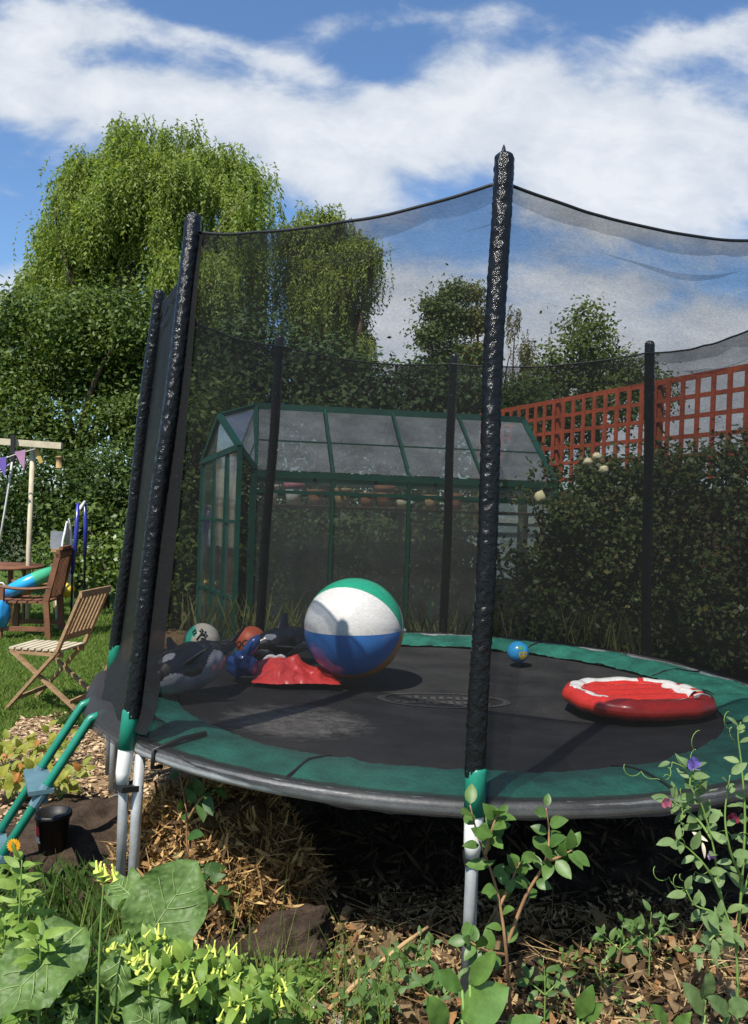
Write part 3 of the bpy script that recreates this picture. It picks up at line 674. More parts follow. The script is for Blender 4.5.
def boatcol(u, q):
    a = math.degrees(u * 2 * math.pi); w_ = .10 * math.sin(u * 60)
    if 25 < a < 165: return 1 if 1.15 < q < 2.2 and not (60 < a < 68) else 0
    if 165 <= a < 215: return 1 if 1.3 < q + w_ < 1.9 else 0
    if 215 <= a < 325: return 1 if 1.75 < q + w_ < 2.3 else 0
    return 1 if (.9 < q < 2.3 and math.sin(a * .35) > -.35) else 0
b.mi = [boatcol((i + .5) / 160, 2 * math.pi * (j + .5) / nv_) for j in range(nv_) for i in range(160)]
b.build('tube', [BR, W_], bo)
b = MB(); b.grid(lambda u, v: ring(2 * math.pi * u, max(v, .01) * .96) + Vector((0, 0, .082 + .012 * math.sin(ring(2 * math.pi * u, v).y * 55) * (1 - v ** 4))), 60, 12, True); b.build('floor', BR, bo)
b = MB(); b.grid(lambda u, v: boatfn((.925 + .04 * u), .12 + .14 * v) + Vector((.004, -.004, .010)), 4, 4); b.build('valve_patch', M['black'], bo)
b = MB(); b.grid(lambda u, v: Vector((L2 * .56 + .07 * u, -.12 + .24 * v, .080 + .03 * math.sin(math.pi * u))), 6, 10); b.build('seat_pad', W_, bo)

# ------------------------------------------------------------------ garden chair, armchair
ch = empty('folding_chair', (-2.44, 6.50, -.02), R(172)); tag(ch, 'slatted wooden folding chair standing on the lawn edge', 'folding chair')
# local +x = the way the chair faces
for s in (-1, 1):
    y = s * .215
    b = MB(); b.beam((-.30, y, .90), (-.12, y, .46), .022, .045, (0, 1, 0)); b.beam((-.123, y, .465), (.28, y, 0), .022, .045, (0, 1, 0)); b.build('back_post', M['wood'], ch, smooth=False)
    y = s * .187
    b = MB(); b.beam((.27, y, .45), (-.31, y, .0), .02, .042, (0, 1, 0)); b.build('leg', M['wood'], ch, smooth=False)
b = MB(); b.beam((-.305, -.24, .905), (-.305, .24, .905), .024, .05); b.build('top_rail', M['wood'], ch, smooth=False)
b = MB(); b.beam((-.165, -.205, .57), (-.165, .205, .57), .022, .045); b.build('lower_rail', M['wood'], ch, smooth=False)
for i in range(6):
    y = -.155 + .062 * i; b = MB(); b.beam((-.298, y, .885), (-.17, y, .585), .03, .012, (1, 0, .5)); b.build('back_slat', M['wood'], ch, smooth=False)
for s in (-1, 1): b = MB(); b.beam((.28, s * .165, .44), (-.14, s * .165, .43), .022, .035); b.build('seat_rail', M['wood'], ch, smooth=False)
for i in range(8):
    x = .27 - .055 * i; b = MB(); b.box((x, 0, .464), (.04, .37, .014)); b.build('seat_slat', M['woodl'], ch, smooth=False)
for x in (.2, -.22): b = MB(); b.beam((x, -.2, .09 if x > 0 else .08), (x, .2, .09 if x > 0 else .08), .02, .03); b.build('stretcher', M['wood'], ch, smooth=False)

ac = empty('garden_armchair', (-3.95, 9.7, -.02), R(186)); tag(ac, 'brown wooden garden armchair facing away across the lawn', 'armchair')
for s in (-1, 1):
    y = s * .29
    b = MB(); b.beam((.26, y, 0), (.25, y, .58), .06, .06, (1, 0, 0)); b.build('leg', M['woodr'], ac, smooth=False)
    b = MB(); b.beam((-.28, y, 0), (-.24, y, .45), .06, .06, (1, 0, 0)); b.beam((-.24, y, .44), (-.36, y, .98), .06, .06, (1, 0, 0)); b.build('leg', M['woodr'], ac, smooth=False)
    b = MB(); b.grid(lambda u, v: Vector((.32 - .62 * u, y + .035 * math.cos(2 * math.pi * v), .60 - .03 * math.sin(math.pi * u) + .018 * math.sin(2 * math.pi * v))), 10, 8); b.build('armrest', M['woodr'], ac)
    b = MB(); b.beam((.25, y, .12), (-.27, y, .12), .03, .05); b.build('stretcher', M['woodr'], ac, smooth=False)
b = MB()
for x in (.24, .13, .02, -.09, -.2): b.box((x, 0, .42), (.09, .6, .022))
b.box((.255, 0, .385), (.03, .56, .05)); b.build('seat', M['woodr'], ac, smooth=False)
b = MB()
for i in range(9): b.beam((-.27, -.24 + .06 * i, .47), (-.35, -.24 + .06 * i, .95), .035, .015, (1, 0, 0))
b.beam((-.36, -.32, .98), (-.36, .32, .98), .04, .09); b.beam((-.36, -.2, 1.02), (-.36, .2, 1.02), .04, .07); b.build('backrest', M['woodr'], ac, smooth=False)

# toys behind the armchair
o = empty('inflatable_ring', at(31, 585, 9.9)); tag(o, 'blue, green and orange inflatable ring lying on the wooden armchair', 'inflatable toy')
b = MB(); b.tube([Vector((.22 * math.cos(t), .24 * math.sin(t), .12 * math.cos(t) + .02)) for t in np.linspace(0, 2 * math.pi, 36, endpoint=False)], .085, 12, closed=True)
b.mi = [(i // 12 // 6) % 4 for i in range(len(b.f))]; b.build('tube', [vin('r_blue', (.02, .32, .62)), vin('r_green', (.06, .38, .2)), vin('r_or', (.55, .25, .15)), BL_], o)
o = MB().ball((0, 0, 0), (.12, .1, .09), 20, wob=.25, seed=2).build('inflatable_duck', YE_, None, loc=at(65, 590, 10.3)); tag(o, 'yellow inflatable on the grass behind the wooden armchair', 'inflatable toy')
MB().ball((-.14, 0, -.02), (.09, .06, .05), 12).build('beak', YE_, o)
o = MB().ball((0, 0, 0), (.10, .13, .16), 20, wob=.2, seed=8).build('inflatable_cushion', vin('c_blue', (.03, .3, .65)), None, loc=at(1, 614, 9.4)); tag(o, 'bright blue inflatable cushion standing beside the armchair front leg', 'inflatable toy')
MB().lathe([(.013, 0), (.013, .02)], 8, (0, -.13, .03), rot=Matrix.Rotation(R(90), 3, 'X')).build('valve', W_, o)
o = MB().ball((0, 0, 0), (.12, .1, .07), 20, wob=.3, seed=4).build('beach_bag', vin('peach', (.6, .36, .2)), None, loc=at(0, 591, 9.75)); tag(o, 'peach coloured soft bag at the left of the wooden armchair', 'bag')
MB().tube([(-.08, -.02, .05), (-.04, -.03, .1), (.04, -.03, .1), (.08, -.02, .05)], .008, 6).build('strap', W_, o)
o = empty('garden_table', (-4.72, 10.6, -.02)); tag(o, 'round brown garden table partly out of frame behind the armchair', 'table')
MB().lathe([(0, .70), (.5, .70), (.52, .715), (.5, .735), (0, .735)], 28).build('tabletop', M['woodr'], o)
for i in range(4): a = R(45 + 90 * i); b = MB(); b.beam((.32 * math.cos(a), .32 * math.sin(a), 0), (.3 * math.cos(a), .3 * math.sin(a), .70), .05, .05); b.build('leg', M['woodr'], o, smooth=False)

# swing frame, rope, bunting, feeder
sw = empty('garden_swing', at(30, 640, 10.6) * Vector((1, 1, 0)) if False else Vector((at(30, 560, 10.6).x, 10.6, 0))); tag(sw, 'pale timber garden swing with overhanging beam', 'garden swing')
s0 = sw.location.copy(); tp = at(33, 443, 10.6)
b = MB(); b.tube([Vector((0, 0, -.1)), Vector((-.02, 0, .9)), tp - s0], [.034, .032, .03], 10); b.build('post', M['woodl'], sw)
b = MB(); b.beam(at(-90, 435, 10.5) - s0, at(62, 446, 10.5) - s0, .07, .08); b.build('beam', M['woodl'], sw, smooth=False)
b = MB(); b.beam(at(36, 448, 10.55) - s0, at(42, 463, 10.55) - s0, .04, .05); b.build('brace', mat('brace', (.42, .3, .08), .7), sw, smooth=False)
b = MB(); b.beam(at(13, 435, 10.42) - s0, at(13, 462, 10.42) - s0, .05, .03, (0, 1, 0)); b.build('hanger', M['black'], sw, smooth=False)
b = MB(); b.tube([Vector((at(-62, 436, 10.6).x, 10.6, -.1)) - s0, at(-62, 436, 10.6) - s0], .045, 10); b.build('post', M['woodl'], sw)
o = MB().tube([at(12, 462, 10.4), at(9, 485, 10.4), at(4, 515, 10.4), at(-3, 556, 10.4)], .013, 6).build('swing_rope', M['rope']); tag(o, 'pale swing rope hanging from the timber beam', 'rope')
bn = empty('bunting', at(20, 458, 10.3)); tag(bn, 'string of purple and pink pennants hung below the swing beam', 'bunting'); n0 = bn.location.copy()
MB().tube([at(-40, 466, 10.3) - n0, at(-8, 463, 10.3) - n0, at(14, 455, 10.3) - n0, at(35, 449, 10.3) - n0], .006, 5).build('cord', M['rope'], bn)
MB().tube([at(-30, 486, 10.3) - n0, at(0, 470, 10.3) - n0, at(10, 464, 10.3) - n0], .01, 5).build('cord', mat('lilac', (.35, .28, .55), .7), bn)
for (x, y, c) in ((1, 460, (.16, .10, .4)), (20, 453, (.42, .22, .36)), (-17, 465, (.5, .45, .2))):
    b = MB(); p = at(x, y, 10.28) - n0; b.add([p + Vector((-.07, 0, .01)), p + Vector((.07, -.01, .045)), p + Vector((.05, .02, -.21)), p + Vector((-.07, .004, .01)), p + Vector((.07, -.006, .045)), p + Vector((.05, .024, -.21))], [(0, 1, 2), (5, 4, 3), (0, 3, 4, 1), (1, 4, 5, 2), (2, 5, 3, 0)]); b.build('pennant', mat('pennant', c, .8), bn, smooth=False)
o = empty('bird_feeder', at(59, 462, 10.5)); tag(o, 'small brown tube bird feeder hanging from beam end', 'bird feeder')
MB().lathe([(.0, .08), (.055, .06), (.035, .055), (.035, -.07), (.06, -.075), (.0, -.085)], 12).build('tube', M['tan'], o); MB().tube([(0, 0, .08), (-.01, 0, .19)], .004, 5).build('hook', M['black'], o)

# blue-padded stand and white folded mesh lounger, small grey board
st = empty('padded_stand', at(78, 607, 10.0) * 1.0); s0 = Vector((at(72, 600, 10.).x, 10., -.02)); st.location = s0; tag(st, 'thin two pole stand with long blue padded sleeves', 'stand')
for (xb, xt, yt, yy, bot) in ((72, 78, 503, 10.0, 574), (84.5, 84.8, 501, 10.5, 556)):
    t_, bb = at(xt, yt, yy) - s0, Vector((at(xb, 600, yy).x, yy, 0)) - s0; bb.z = 0
    mid = at(xb + .3, bot, yy) - s0
    MB().tube([bb, mid, t_], .014, 8).build('pole', M['black'], st); MB().tube([mid, mid * .5 + t_ * .5 + Vector((.01, 0, 0)), t_], [.022, .028, .02], 10).build('sleeve', vin('st_blue', (.02, .025, .22)), st)
MB().tube([at(78, 512, 10.) - s0, at(81, 507, 10.2) - s0, at(84.8, 502, 10.5) - s0], .02, 8).build('crossbar', M['white'], st)
lo = empty('folded_lounger', Vector((at(62, 600, 10.15).x, 10.15, -.02))); l0 = lo.location.copy(); tag(lo, 'folded white mesh lounger with silver tube frame standing upright', 'lounger')
fr_ = [at(57, 629, 10.1), at(56, 600, 10.1), at(63, 540, 10.15), at(67, 522, 10.2), at(69, 519, 10.2), at(71, 530, 10.3), at(72, 575, 10.3), at(73, 600, 10.3), at(74, 618, 10.3)]
MB().tube([p - l0 for p in fr_], .014, 8).build('frame', M['white'], lo)
b = MB(); b.grid(lambda u, v: (at(62.5 + 4 * v, 575 - 52 * v, 10.16) * (1 - u) + at(72.5 - 2 * v, 590 - 68 * v, 10.3) * u) - l0 + Vector((0, .02 * math.sin(u * 9), 0)), 8, 14); b.build('mesh_cloth', netmat('lounger_mesh', .55, (.6, .6, .56), 40), lo)
gb = empty('grey_board', Vector((at(57, 560, 11.5).x, 11.5, -.02))); tag(gb, 'grey board on a wooden foot behind the armchair', 'board'); b0 = gb.location.copy()
b = MB(); b.box(at(57, 540, 11.5) - b0, (.17, .03, .24)); b.build('panel', mat('greyp', (.2, .22, .24), .6), gb, smooth=False)
b = MB(); b.box(at(57, 550.5, 11.48) - b0, (.15, .05, .05)); b.beam(at(57, 552, 11.5) - b0, Vector((0, 0, 0)), .05, .05); b.build('foot', M['wood'], gb, smooth=False)

# ------------------------------------------------------------------ greenhouse
gh = empty('greenhouse', (at(250, 600, 7.1).x, 7.1, 0), R(9)); tag(gh, 'green framed glass greenhouse with whitened roof panes', 'greenhouse')
GL, GD, GE, GP = 2.70, 1.95, 1.87, 2.55
b = MB()
fw_ = .045
for x in (0, GL):
    for y in (0, GD): b.box((x, y, GE / 2), (fw_, fw_, GE))
b.beam((0, 0, GE), (GL, 0, GE), .05, .05); b.beam((0, GD, GE), (GL, GD, GE), .06, .07); b.beam((0, GD / 2, GP), (GL, GD / 2, GP), .06, .07)
for y in (0, GD): b.beam((0, y, .12), (GL, y, .12), .05, .1)
for y in (0, GD): b.beam((0, y, 1.72), (GL, y, 1.72), .03, .03)
for x in (0, GL):
    b.beam((x, 0, GE), (x, GD / 2, GP), .05, .05); b.beam((x, GD, GE), (x, GD / 2, GP), .05, .05); b.beam((x, 0, GE), (x, GD, GE), .05, .05); b.beam((x, 0, .12), (x, GD, .12), .05, .1)
b.build('frame', M['ghgreen'], gh, smooth=False)
for i in range(1, 4):
    x = GL * i / 4; b = MB(); b.beam((x, 0, .1), (x, 0, GE), .03, .04, (0, 1, 0)); b.build('glazing_bar', M['ghgreen'], gh, smooth=False)
    b = MB(); b.beam((x, 0, GE + .01), (x, GD / 2, GP + .01), .022, .03); b.build('roof_bar', M['ghgreen'], gh, smooth=False)
    b = MB(); b.beam((x, GD, GE), (x, GD / 2, GP), .03, .03); b.build('roof_bar', M['ghgreen'], gh, smooth=False)
    b = MB(); b.beam((x, GD, .1), (x, GD, GE), .03, .04, (0, 1, 0)); b.build('glazing_bar', M['ghgreen'], gh, smooth=False)
b = MB(); b.beam((0, GD * .23, GE + (GP - GE) * .46 + .008), (GL, GD * .23, GE + (GP - GE) * .46 + .008), .02, .012); b.build('pane_lap', M['ghgreen'], gh, smooth=False)
for i in range(4):
    x0, x1 = GL * i / 4 + .02, GL * (i + 1) / 4 - .02
    b = MB(); b.add([(x0, .03, GE + .035), (x1, .03, GE + .035), (x1, GD / 2 - .02, GP - .02), (x0, GD / 2 - .02, GP - .02)], [(0, 1, 2, 3)]); b.build('roof_pane', ROOFG, gh, smooth=False)
    b = MB(); b.add([(x0, GD - .03, GE + .03), (x1, GD - .03, GE + .03), (x1, GD / 2 + .02, GP - .02), (x0, GD / 2 + .02, GP - .02)], [(0, 1, 2, 3)]); b.build('roof_pane', ROOFG, gh, smooth=False)
    b = MB(); b.add([(x0, -.005, .17), (x1, -.005, .17), (x1, -.005, GE - .04), (x0, -.005, GE - .04)], [(0, 1, 2, 3)]); b.build('wall_pane', GLASS, gh, smooth=False)
for x, nm in ((0, 'end_pane'), (GL, 'end_pane')):
    b = MB(); b.add([(x, .02, .17), (x, GD - .02, .17), (x, GD - .02, GE - .03), (x, GD / 2, GP - .06), (x, .02, GE - .03)], [(0, 1, 2, 3, 4)]); b.build(nm, GLASS, gh, smooth=False)
# glazed porch gable at the left end, sliding door in it
pg = empty('porch'); pg.parent = gh
gi = (Matrix.Translation(gh.location) @ Matrix.Rotation(R(9), 4, 'Z')).inverted()
K1, K2, KA = gi @ at(240, 447, 7.02), gi @ at(203, 462, 8.1), gi @ at(220, 416, 7.55)
K1b, K2b = Vector((K1.x, K1.y, .1)), Vector((K2.x, K2.y, .1))
VG = mat('ventgreen', (.010, .085, .06), .4)
b = MB(); b.beam(K1, KA, .05, .04); b.beam(K2, KA, .05, .04); b.beam(K1, K2, .05, .05); b.beam(K1b, K2b, .05, .08)
for f_ in (0, .3, .62, 1): q = K1.lerp(K2, f_); b.beam((q.x, q.y, .1), q, .045, .04, (0, 1, 0))
for z in (.8, 1.45): b.beam((K1.x, K1.y, z), (K2.x, K2.y, z), .03, .03)
b.beam(KA, (.0, GD / 2, GP), .05, .05); b.beam(K1, (.0, 0, GE + .05), .04, .04)
b.build('porch_frame', VG, pg, smooth=False)
b = MB(); b.add([K1b, K2b, K2, KA, K1], [(0, 1, 2, 3, 4)]); b.build('porch_pane', GLASS, pg, smooth=False)
b = MB(); b.add([K1, KA, Vector((0, GD / 2, GP)), Vector((0, 0, GE + .05))], [(0, 1, 2, 3)]); b.build('porch_roof', ROOFG, pg, smooth=False)
# staging and pots
gm = gh.matrix_basis.copy()
gm = Matrix.Translation(gh.location) @ Matrix.Rotation(R(9), 4, 'Z')
sh = empty('greenhouse_shelf', gm @ Vector((0, 0, 0)), R(9)); tag(sh, 'long dark slatted shelf inside the greenhouse', 'shelf')
b = MB(); b.box((GL / 2, .35, 1.60), (GL - .15, .34, .03)); b.build('board', M['fence'], sh, smooth=False)
for x in (.15, GL / 2, GL - .15): b = MB(); b.beam((x, .35, 0), (x, .35, 1.585), .035, .035, (0, 1, 0)); b.build('leg', M['ghgreen'], sh, smooth=False)
pinkp = mat('pinkp', (.5, .16, .22), .6)
for x, r, h, mt, lab in ((.17, .055, .17, M['cream'], 'cream pot at the left end of the greenhouse shelf'), (.36, .085, .19, M['white'], 'white tub with a pink rim on the greenhouse shelf'), (.56, .075, .14, M['terra'], 'low terracotta pot beside the white tub'), (.80, .08, .16, M['tan'], 'tan pot in the second greenhouse bay'), (1.03, .07, .13, M['terra'], 'small terracotta pot left of the largest pot'), (1.19, .09, .2, M['terra'], 'largest terracotta pot on the greenhouse shelf'), (1.36, .075, .12, M['cream'], 'squat cream pot beside the largest terracotta pot'), (1.62, .06, .13, M['tan'], 'narrow tan pot near the middle net pole'), (1.86, .07, .15, M['terra'], 'terracotta pot in the third greenhouse bay')):
    o = empty('plant_pot', gm @ Vector((x, .33, 1.618))); tag(o, lab, 'plant pot', 'pots on the greenhouse shelf')
    MB().lathe([(.0, 0), (r * .7, 0), (r * .97, h * .8), (r * .9, h * .8), (r * .8, h * .75), (0, h * .74)], 16).build('pot_body', mt, o)
    MB().lathe([(r * .95, h * .76), (r * 1.08, h * .77), (r * 1.1, h), (r * .98, h), (r * .9, h * .78)], 16).build('rim', pinkp if 'pink' in lab else mt, o)
BLUEB = mat('paleboard', (.45, .56, .58), .7, .2, .2, 5)
for x, w_, h_, lab in ((2.2, .2, 1.42, 'pale blue board standing in the greenhouse right bay'), (2.52, .26, 1.7, 'wider pale blue panel at the greenhouse right end')):
    o = empty('board', gm @ Vector((x, .9, 0)), R(9)); tag(o, lab, 'board'); b = MB(); b.box((0, 0, h_ / 2), (w_, .025, h_)); b.build('face', BLUEB, o, smooth=False)
    b = MB(); b.beam((-w_ / 2, -.02, h_ * .9), (w_ / 2, -.02, h_ * .9), .02, .05); b.beam((-w_ / 2, -.02, h_ * .25), (w_ / 2, -.02, h_ * .25), .02, .05); b.build('batten', M['white'], o, smooth=False)

# ------------------------------------------------------------------ trellis fence on the right
A0, A1 = at(485, 405, 11.9), at(748, 365, 7.5); A0.z = A1.z = 3.11
dv = (A1 - A0); dv.z = 0; dv.normalize(); A1 = A1 + dv * 1.6
fn_ = empty('garden_fence', (A0.x, A0.y, 0), math.atan2(dv.y, dv.x)); tag(fn_, 'brown boarded garden fence under the red trellis', 'fence')
FL = (A1 - A0).length; FL = math.hypot(A1.x - A0.x, A1.y - A0.y)
for i in range(int(FL / 1.8) + 1):
    x0 = 1.8 * i; x1 = min(FL, x0 + 1.8)
    if x1 - x0 < .05: continue
    b = MB()
    k = max(1, int((x1 - x0) / .14))
    for j in range(k): b.box((x0 + (x1 - x0) * (j + .5) / k, .012 * (j % 2), .95), ((x1 - x0) / k + .012, .018, 1.88))
    b.build('board_panel', M['fence'], fn_, smooth=False)
for i in range(int(FL / 1.8) + 2):
    x = min(1.8 * i, FL)
    b = MB(); b.box((x, -.06, .98), (.09, .09, 1.96)); b.build('post', M['fence'], fn_, smooth=False)
tl = empty('trellis', (A0.x, A0.y, 0), math.atan2(dv.y, dv.x)); tag(tl, 'red stained square trellis running along the top of the fence', 'trellis')
b = MB()
for i in range(6): b.box((FL / 2, -.03, 2.03 + .192 * i), (FL, .022, .042 if i not in (5,) else .055))
b.build('rail', M['trellis'], tl, smooth=False)
b = MB()
for i in range(int(FL / .2) + 1): b.box((.2 * i, -.052, 2.5), (.048, .02, 1.02))
b.build('slat', M['trellis'], tl, smooth=False)
for i in range(int(FL / 1.8) + 1):
    b = MB(); b.box((1.8 * i, .01, 2.47), (.075, .055, 1.1)); b.build('post', M['trellis'], tl, smooth=False)

# ------------------------------------------------------------------ trees
def limb(b, p, q, r0, r1, sag=.1, n=6):
    p, q = Vector(p), Vector(q); L = (q - p).length; pts = []
    o1 = Vector((random.uniform(-1, 1), random.uniform(-1, 1), random.uniform(.2, 1))) * L * sag
    for i in range(n + 1):
        t = i / n; pts.append(p.lerp(q, t) + o1 * math.sin(math.pi * t))
    b.tube(pts, [r0 + (r1 - r0) * i / n for i in range(n + 1)], 7)
def clump_crown(lobes, nclump, per, sig, L, W, updroop=0., shell=(.55, 1.02)):
    vol = np.array([l[1] * l[2] * l[3] for l in lobes]) ** .67; pr = vol / vol.sum()
    k = rng.choice(len(lobes), nclump, p=pr)
    Cc = np.array([list(lobes[i][0]) for i in k]); Rr = np.array([lobes[i][1:4] for i in k])
    d = rdir(nclump); s = rng.uniform(shell[0] ** 2, shell[1] ** 2, (nclump, 1)) ** .5
    P = Cc + d * Rr * s
    idx = np.repeat(np.arange(nclump), per); n = len(idx)
    sg = sig * rng.uniform(.6, 1.4, nclump)[idx][:, None]
    C = P[idx] + rng.normal(size=(n, 3)) * sg * np.array([1, 1, .75])
    Nn = unit(d[idx] * .6 + rdir(n) * .8 + np.array([0, -.1, .5]))
    Dd = np.cross(Nn, rdir(n)) + np.array([0, 0, -updroop])
    return leafq(C, Dd, Nn, L * rng.uniform(.7, 1.3, n), W * rng.uniform(.7, 1.3, n))
def pxlobes(lst, y, jit=1.0, deep=1.0):
    out = []
    for (px, py, rp, *e) in lst:
        yy = y + (e[0] if e else random.uniform(-jit, jit)); r = rp / FPX * yy
        out.append((at(px, py, yy), r, r * deep, r))
    return out
def budding(lobes, k, f, sp):             # break big lobes into uneven smaller boughs
    out = []
    for (c, a, b_, h) in lobes:
        for i in range(k):
            d = Vector((random.gauss(0, 1), random.gauss(0, 1) - .5, random.gauss(0, 1) + .3)).normalized()
            q = f * random.uniform(.7, 1.25); out.append((c + Vector((d.x * a, d.y * b_, d.z * h)) * sp * random.uniform(.7, 1.1), a * q, b_ * q, h * q))
    return out
def tree(name, label, cat, lobes, base, mt, nclump, per, sig, L, W, tr_=.2, group=None, shell=(.55, 1.02), droop=0.):
    t = empty(name, base); tag(t, label, cat, group); o = Vector(base)
    if name == 'apple_tree': lobes = budding(lobes, 4, .5, .7)
    lob = [(l[0] - o, *l[1:]) for l in lobes]
    top = max(lob, key=lambda l: l[0].z)[0]
    ctr = sum((l[0] for l in lob), Vector()) / len(lob)
    b = MB(); fork = Vector((ctr.x * .6, ctr.y * .6, max(.8, min(l[0].z - l[3] * .5 for l in lob))))
    b.tube([Vector((0, 0, -.2)), Vector((.03, 0, fork.z * .5)), fork], [tr_ * 1.3, tr_, tr_ * .85], 10); b.build('trunk', M['bark'], t)
    b = MB()
    for l in (lob[::5] if len(lob) > 40 else lob): limb(b, fork, l[0], tr_ * .5, tr_ * .1, .08)
    b.build('branches', M['bark'], t)
    quads('crown', clump_crown(lob, nclump, per, sig, L, W, droop, shell), mt, t)
    return t
def willow(name, label, lobes, base, mt, nst, group=None, seglen=.125, tr_=.35):
    t = empty(name, base); tag(t, label, 'tree', group); o = Vector(base)
    if nst > 1000: lobes = budding(lobes, 4, .46, .72)
    lob = [(l[0] - o, *l[1:]) for l in lobes]
    ctr = sum((l[0] for l in lob), Vector()) / len(lob)
    fork = Vector((ctr.x * .5, ctr.y * .5, min(l[0].z for l in lob) * .7))
    b = MB(); b.tube([Vector((0, 0, -.2)), fork * .5 + Vector((.1, 0, 0)), fork], [tr_ * 1.4, tr_, tr_ * .8], 10); b.build('trunk', M['bark'], t)
    b = MB()
    for l in (lob[::5] if len(lob) > 40 else lob): limb(b, fork, l[0] + Vector((0, 0, -l[3] * .3)), tr_ * .45, tr_ * .08, .1)
    b.build('branches', M['bark'], t)
    vol = np.array([l[1] * l[2] * l[3] for l in lob]) ** .67; k = rng.choice(len(lob), nst, p=vol / vol.sum())
    Cc = np.array([list(lob[i][0]) for i in k]); Rr = np.array([lob[i][1:4] for i in k])
    d = rdir(nst); d[:, 2] = np.abs(d[:, 2]) * .9 + d[:, 2] * .3; d = unit(d)
    P = Cc + d * Rr * rng.uniform(.6, 1.0, (nst, 1))
    # strands gather into tassels
    nt_ = nst // 26; par = rng.integers(0, nt_, nst); P = P * .07 + P[par] * .93 + rng.normal(0, .12, (nst, 3))
    d = d[par] * .8 + d * .2
    ns_ = 13; Ls = rng.uniform(.6, 1.8, nst) * (.6 + .5 * rng.random(nst)); out = []
    dirv = d * np.array([1, 1, .3]) * .9 + rng.normal(0, .35, (nst, 3))
    for s in range(ns_):
        step = (Ls / ns_)[:, None]
        dirv = unit(dirv * (.72) + np.array([0, 0, -.42]) + rng.normal(0, .16, (nst, 3)))
        P = P + dirv * step
        for side in (-1, 1):
            sd = unit(np.cross(dirv, rdir(nst)))
            Dd = unit(dirv + sd * .75 + rng.normal(0, .15, (nst, 3)))
            ll = seglen * rng.uniform(.6, 1.25, nst)
            out.append(leafq(P + Dd * ll[:, None] * .45, Dd, unit(rdir(nst) + d * .6), ll, .32 * ll))
    quads('crown', np.concatenate(out), mt, t); return t
WIL = leafmat('willow', (.12, .185, .036), (.29, .35, .085), .45, .5, .25)
WIL2 = leafmat('willow2', (.14, .19, .035), (.25, .29, .07), .35, .5, .25)
willow('willow_tree', 'tall pale green willow with drooping twigs behind the garden', pxlobes([(150, 165, 42), (186, 150, 34), (128, 140, 28), (105, 190, 42), (150, 215, 60), (200, 205, 52), (245, 180, 34), (262, 205, 28), (255, 245, 42), (72, 185, 26), (80, 225, 40), (74, 262, 46), (44, 305, 40), (95, 315, 44), (110, 280, 65), (170, 290, 70), (230, 290, 60), (70, 350, 48), (130, 350, 65), (210, 360, 65), (222, 160, 20), (62, 200, 16)], 21, 1.8), (at(150, 500, 21).x, 21.5, 0), WIL, 12500)
willow('willow_tree', 'smaller yellow green willow just right of the tall one', pxlobes([(330, 232, 30), (305, 250, 30), (355, 260, 28), (320, 300, 44), (360, 295, 24), (362, 325, 18), (330, 345, 45), (300, 330, 40)], 24, .8), (at(325, 500, 24).x, 24, 0), WIL2, 3600)
APP = leafmat('appleleaf', (.03, .065, .012), (.14, .19, .042), .3, .5, .2)
APP2 = leafmat('appleleaf2', (.025, .055, .011), (.08, .12, .028), .3, .5, .2)
tree('apple_tree', 'dark broadleaf tree spreading over the lawn below the willow', 'tree', pxlobes([(20, 320, 42), (70, 340, 50), (120, 335, 40), (30, 375, 48), (95, 385, 48), (140, 390, 38), (10, 420, 42), (50, 440, 40), (120, 440, 46), (150, 450, 40), (-40, 380, 60), (150, 340, 25)], 14.5, .7), (at(75, 500, 14.5).x, 14.5, 0), APP, 1700, 26, .19, .085, .05, .16)
tree('bay_shrub', 'dense dark shrub at the lawn end behind the swing post', 'shrub', pxlobes([(5, 480, 45), (55, 490, 45), (105, 490, 48), (25, 530, 40), (90, 540, 42), (140, 530, 50), (140, 480, 45)], 13.4, .4), (at(70, 560, 13.6).x, 13.6, 0), APP2, 1000, 22, .15, .08, .045, .08)
tree('laurel_shrub', 'bright leaved shrub low behind the blue padded stand', 'shrub', pxlobes([(110, 560, 28), (60, 560, 22), (135, 565, 30), (85, 515, 20)], 12.3, .2), (at(105, 590, 12.3).x, 12.3, 0), leafmat('laurel', (.07, .12, .02), (.16, .22, .05), .3, .4, .4), 260, 12, .13, .09, .05, .05)
tree('hazel_shrub', 'olive shrub between the trampoline entrance and the greenhouse', 'shrub', pxlobes([(185, 470, 45), (195, 530, 45), (180, 590, 40), (215, 420, 40)], 10.5, .3), (at(190, 620, 10.5).x, 10.5, 0), APP, 620, 14, .15, .09, .05, .06)
CON = leafmat('conifer', (.022, .05, .016), (.06, .10, .03), .15, .6, .2)
for px, lab, ls in ((240, 'dark leafy tree behind the greenhouse left end', [(225, 385, 40), (250, 350, 40), (265, 400, 45), (230, 430, 40)]), (320, 'dark leafy tree behind the greenhouse middle', [(310, 380, 42), (345, 390, 40), (330, 425, 42), (365, 420, 35)]), (420, 'dark leafy tree between greenhouse ridge and poplar', [(395, 395, 32), (425, 410, 34), (455, 400, 36), (480, 420, 30), (405, 440, 34)])):
    tree('holly_tree', lab, 'tree', pxlobes(ls, 13.5, .5), (at(px, 500, 13.6).x, 13.6, 0), CON, 520, 16, .19, .11, .06, .12, 'dark trees behind the greenhouse')
POP = leafmat('poplar', (.06, .095, .022), (.12, .16, .045), .3, .5, .25)
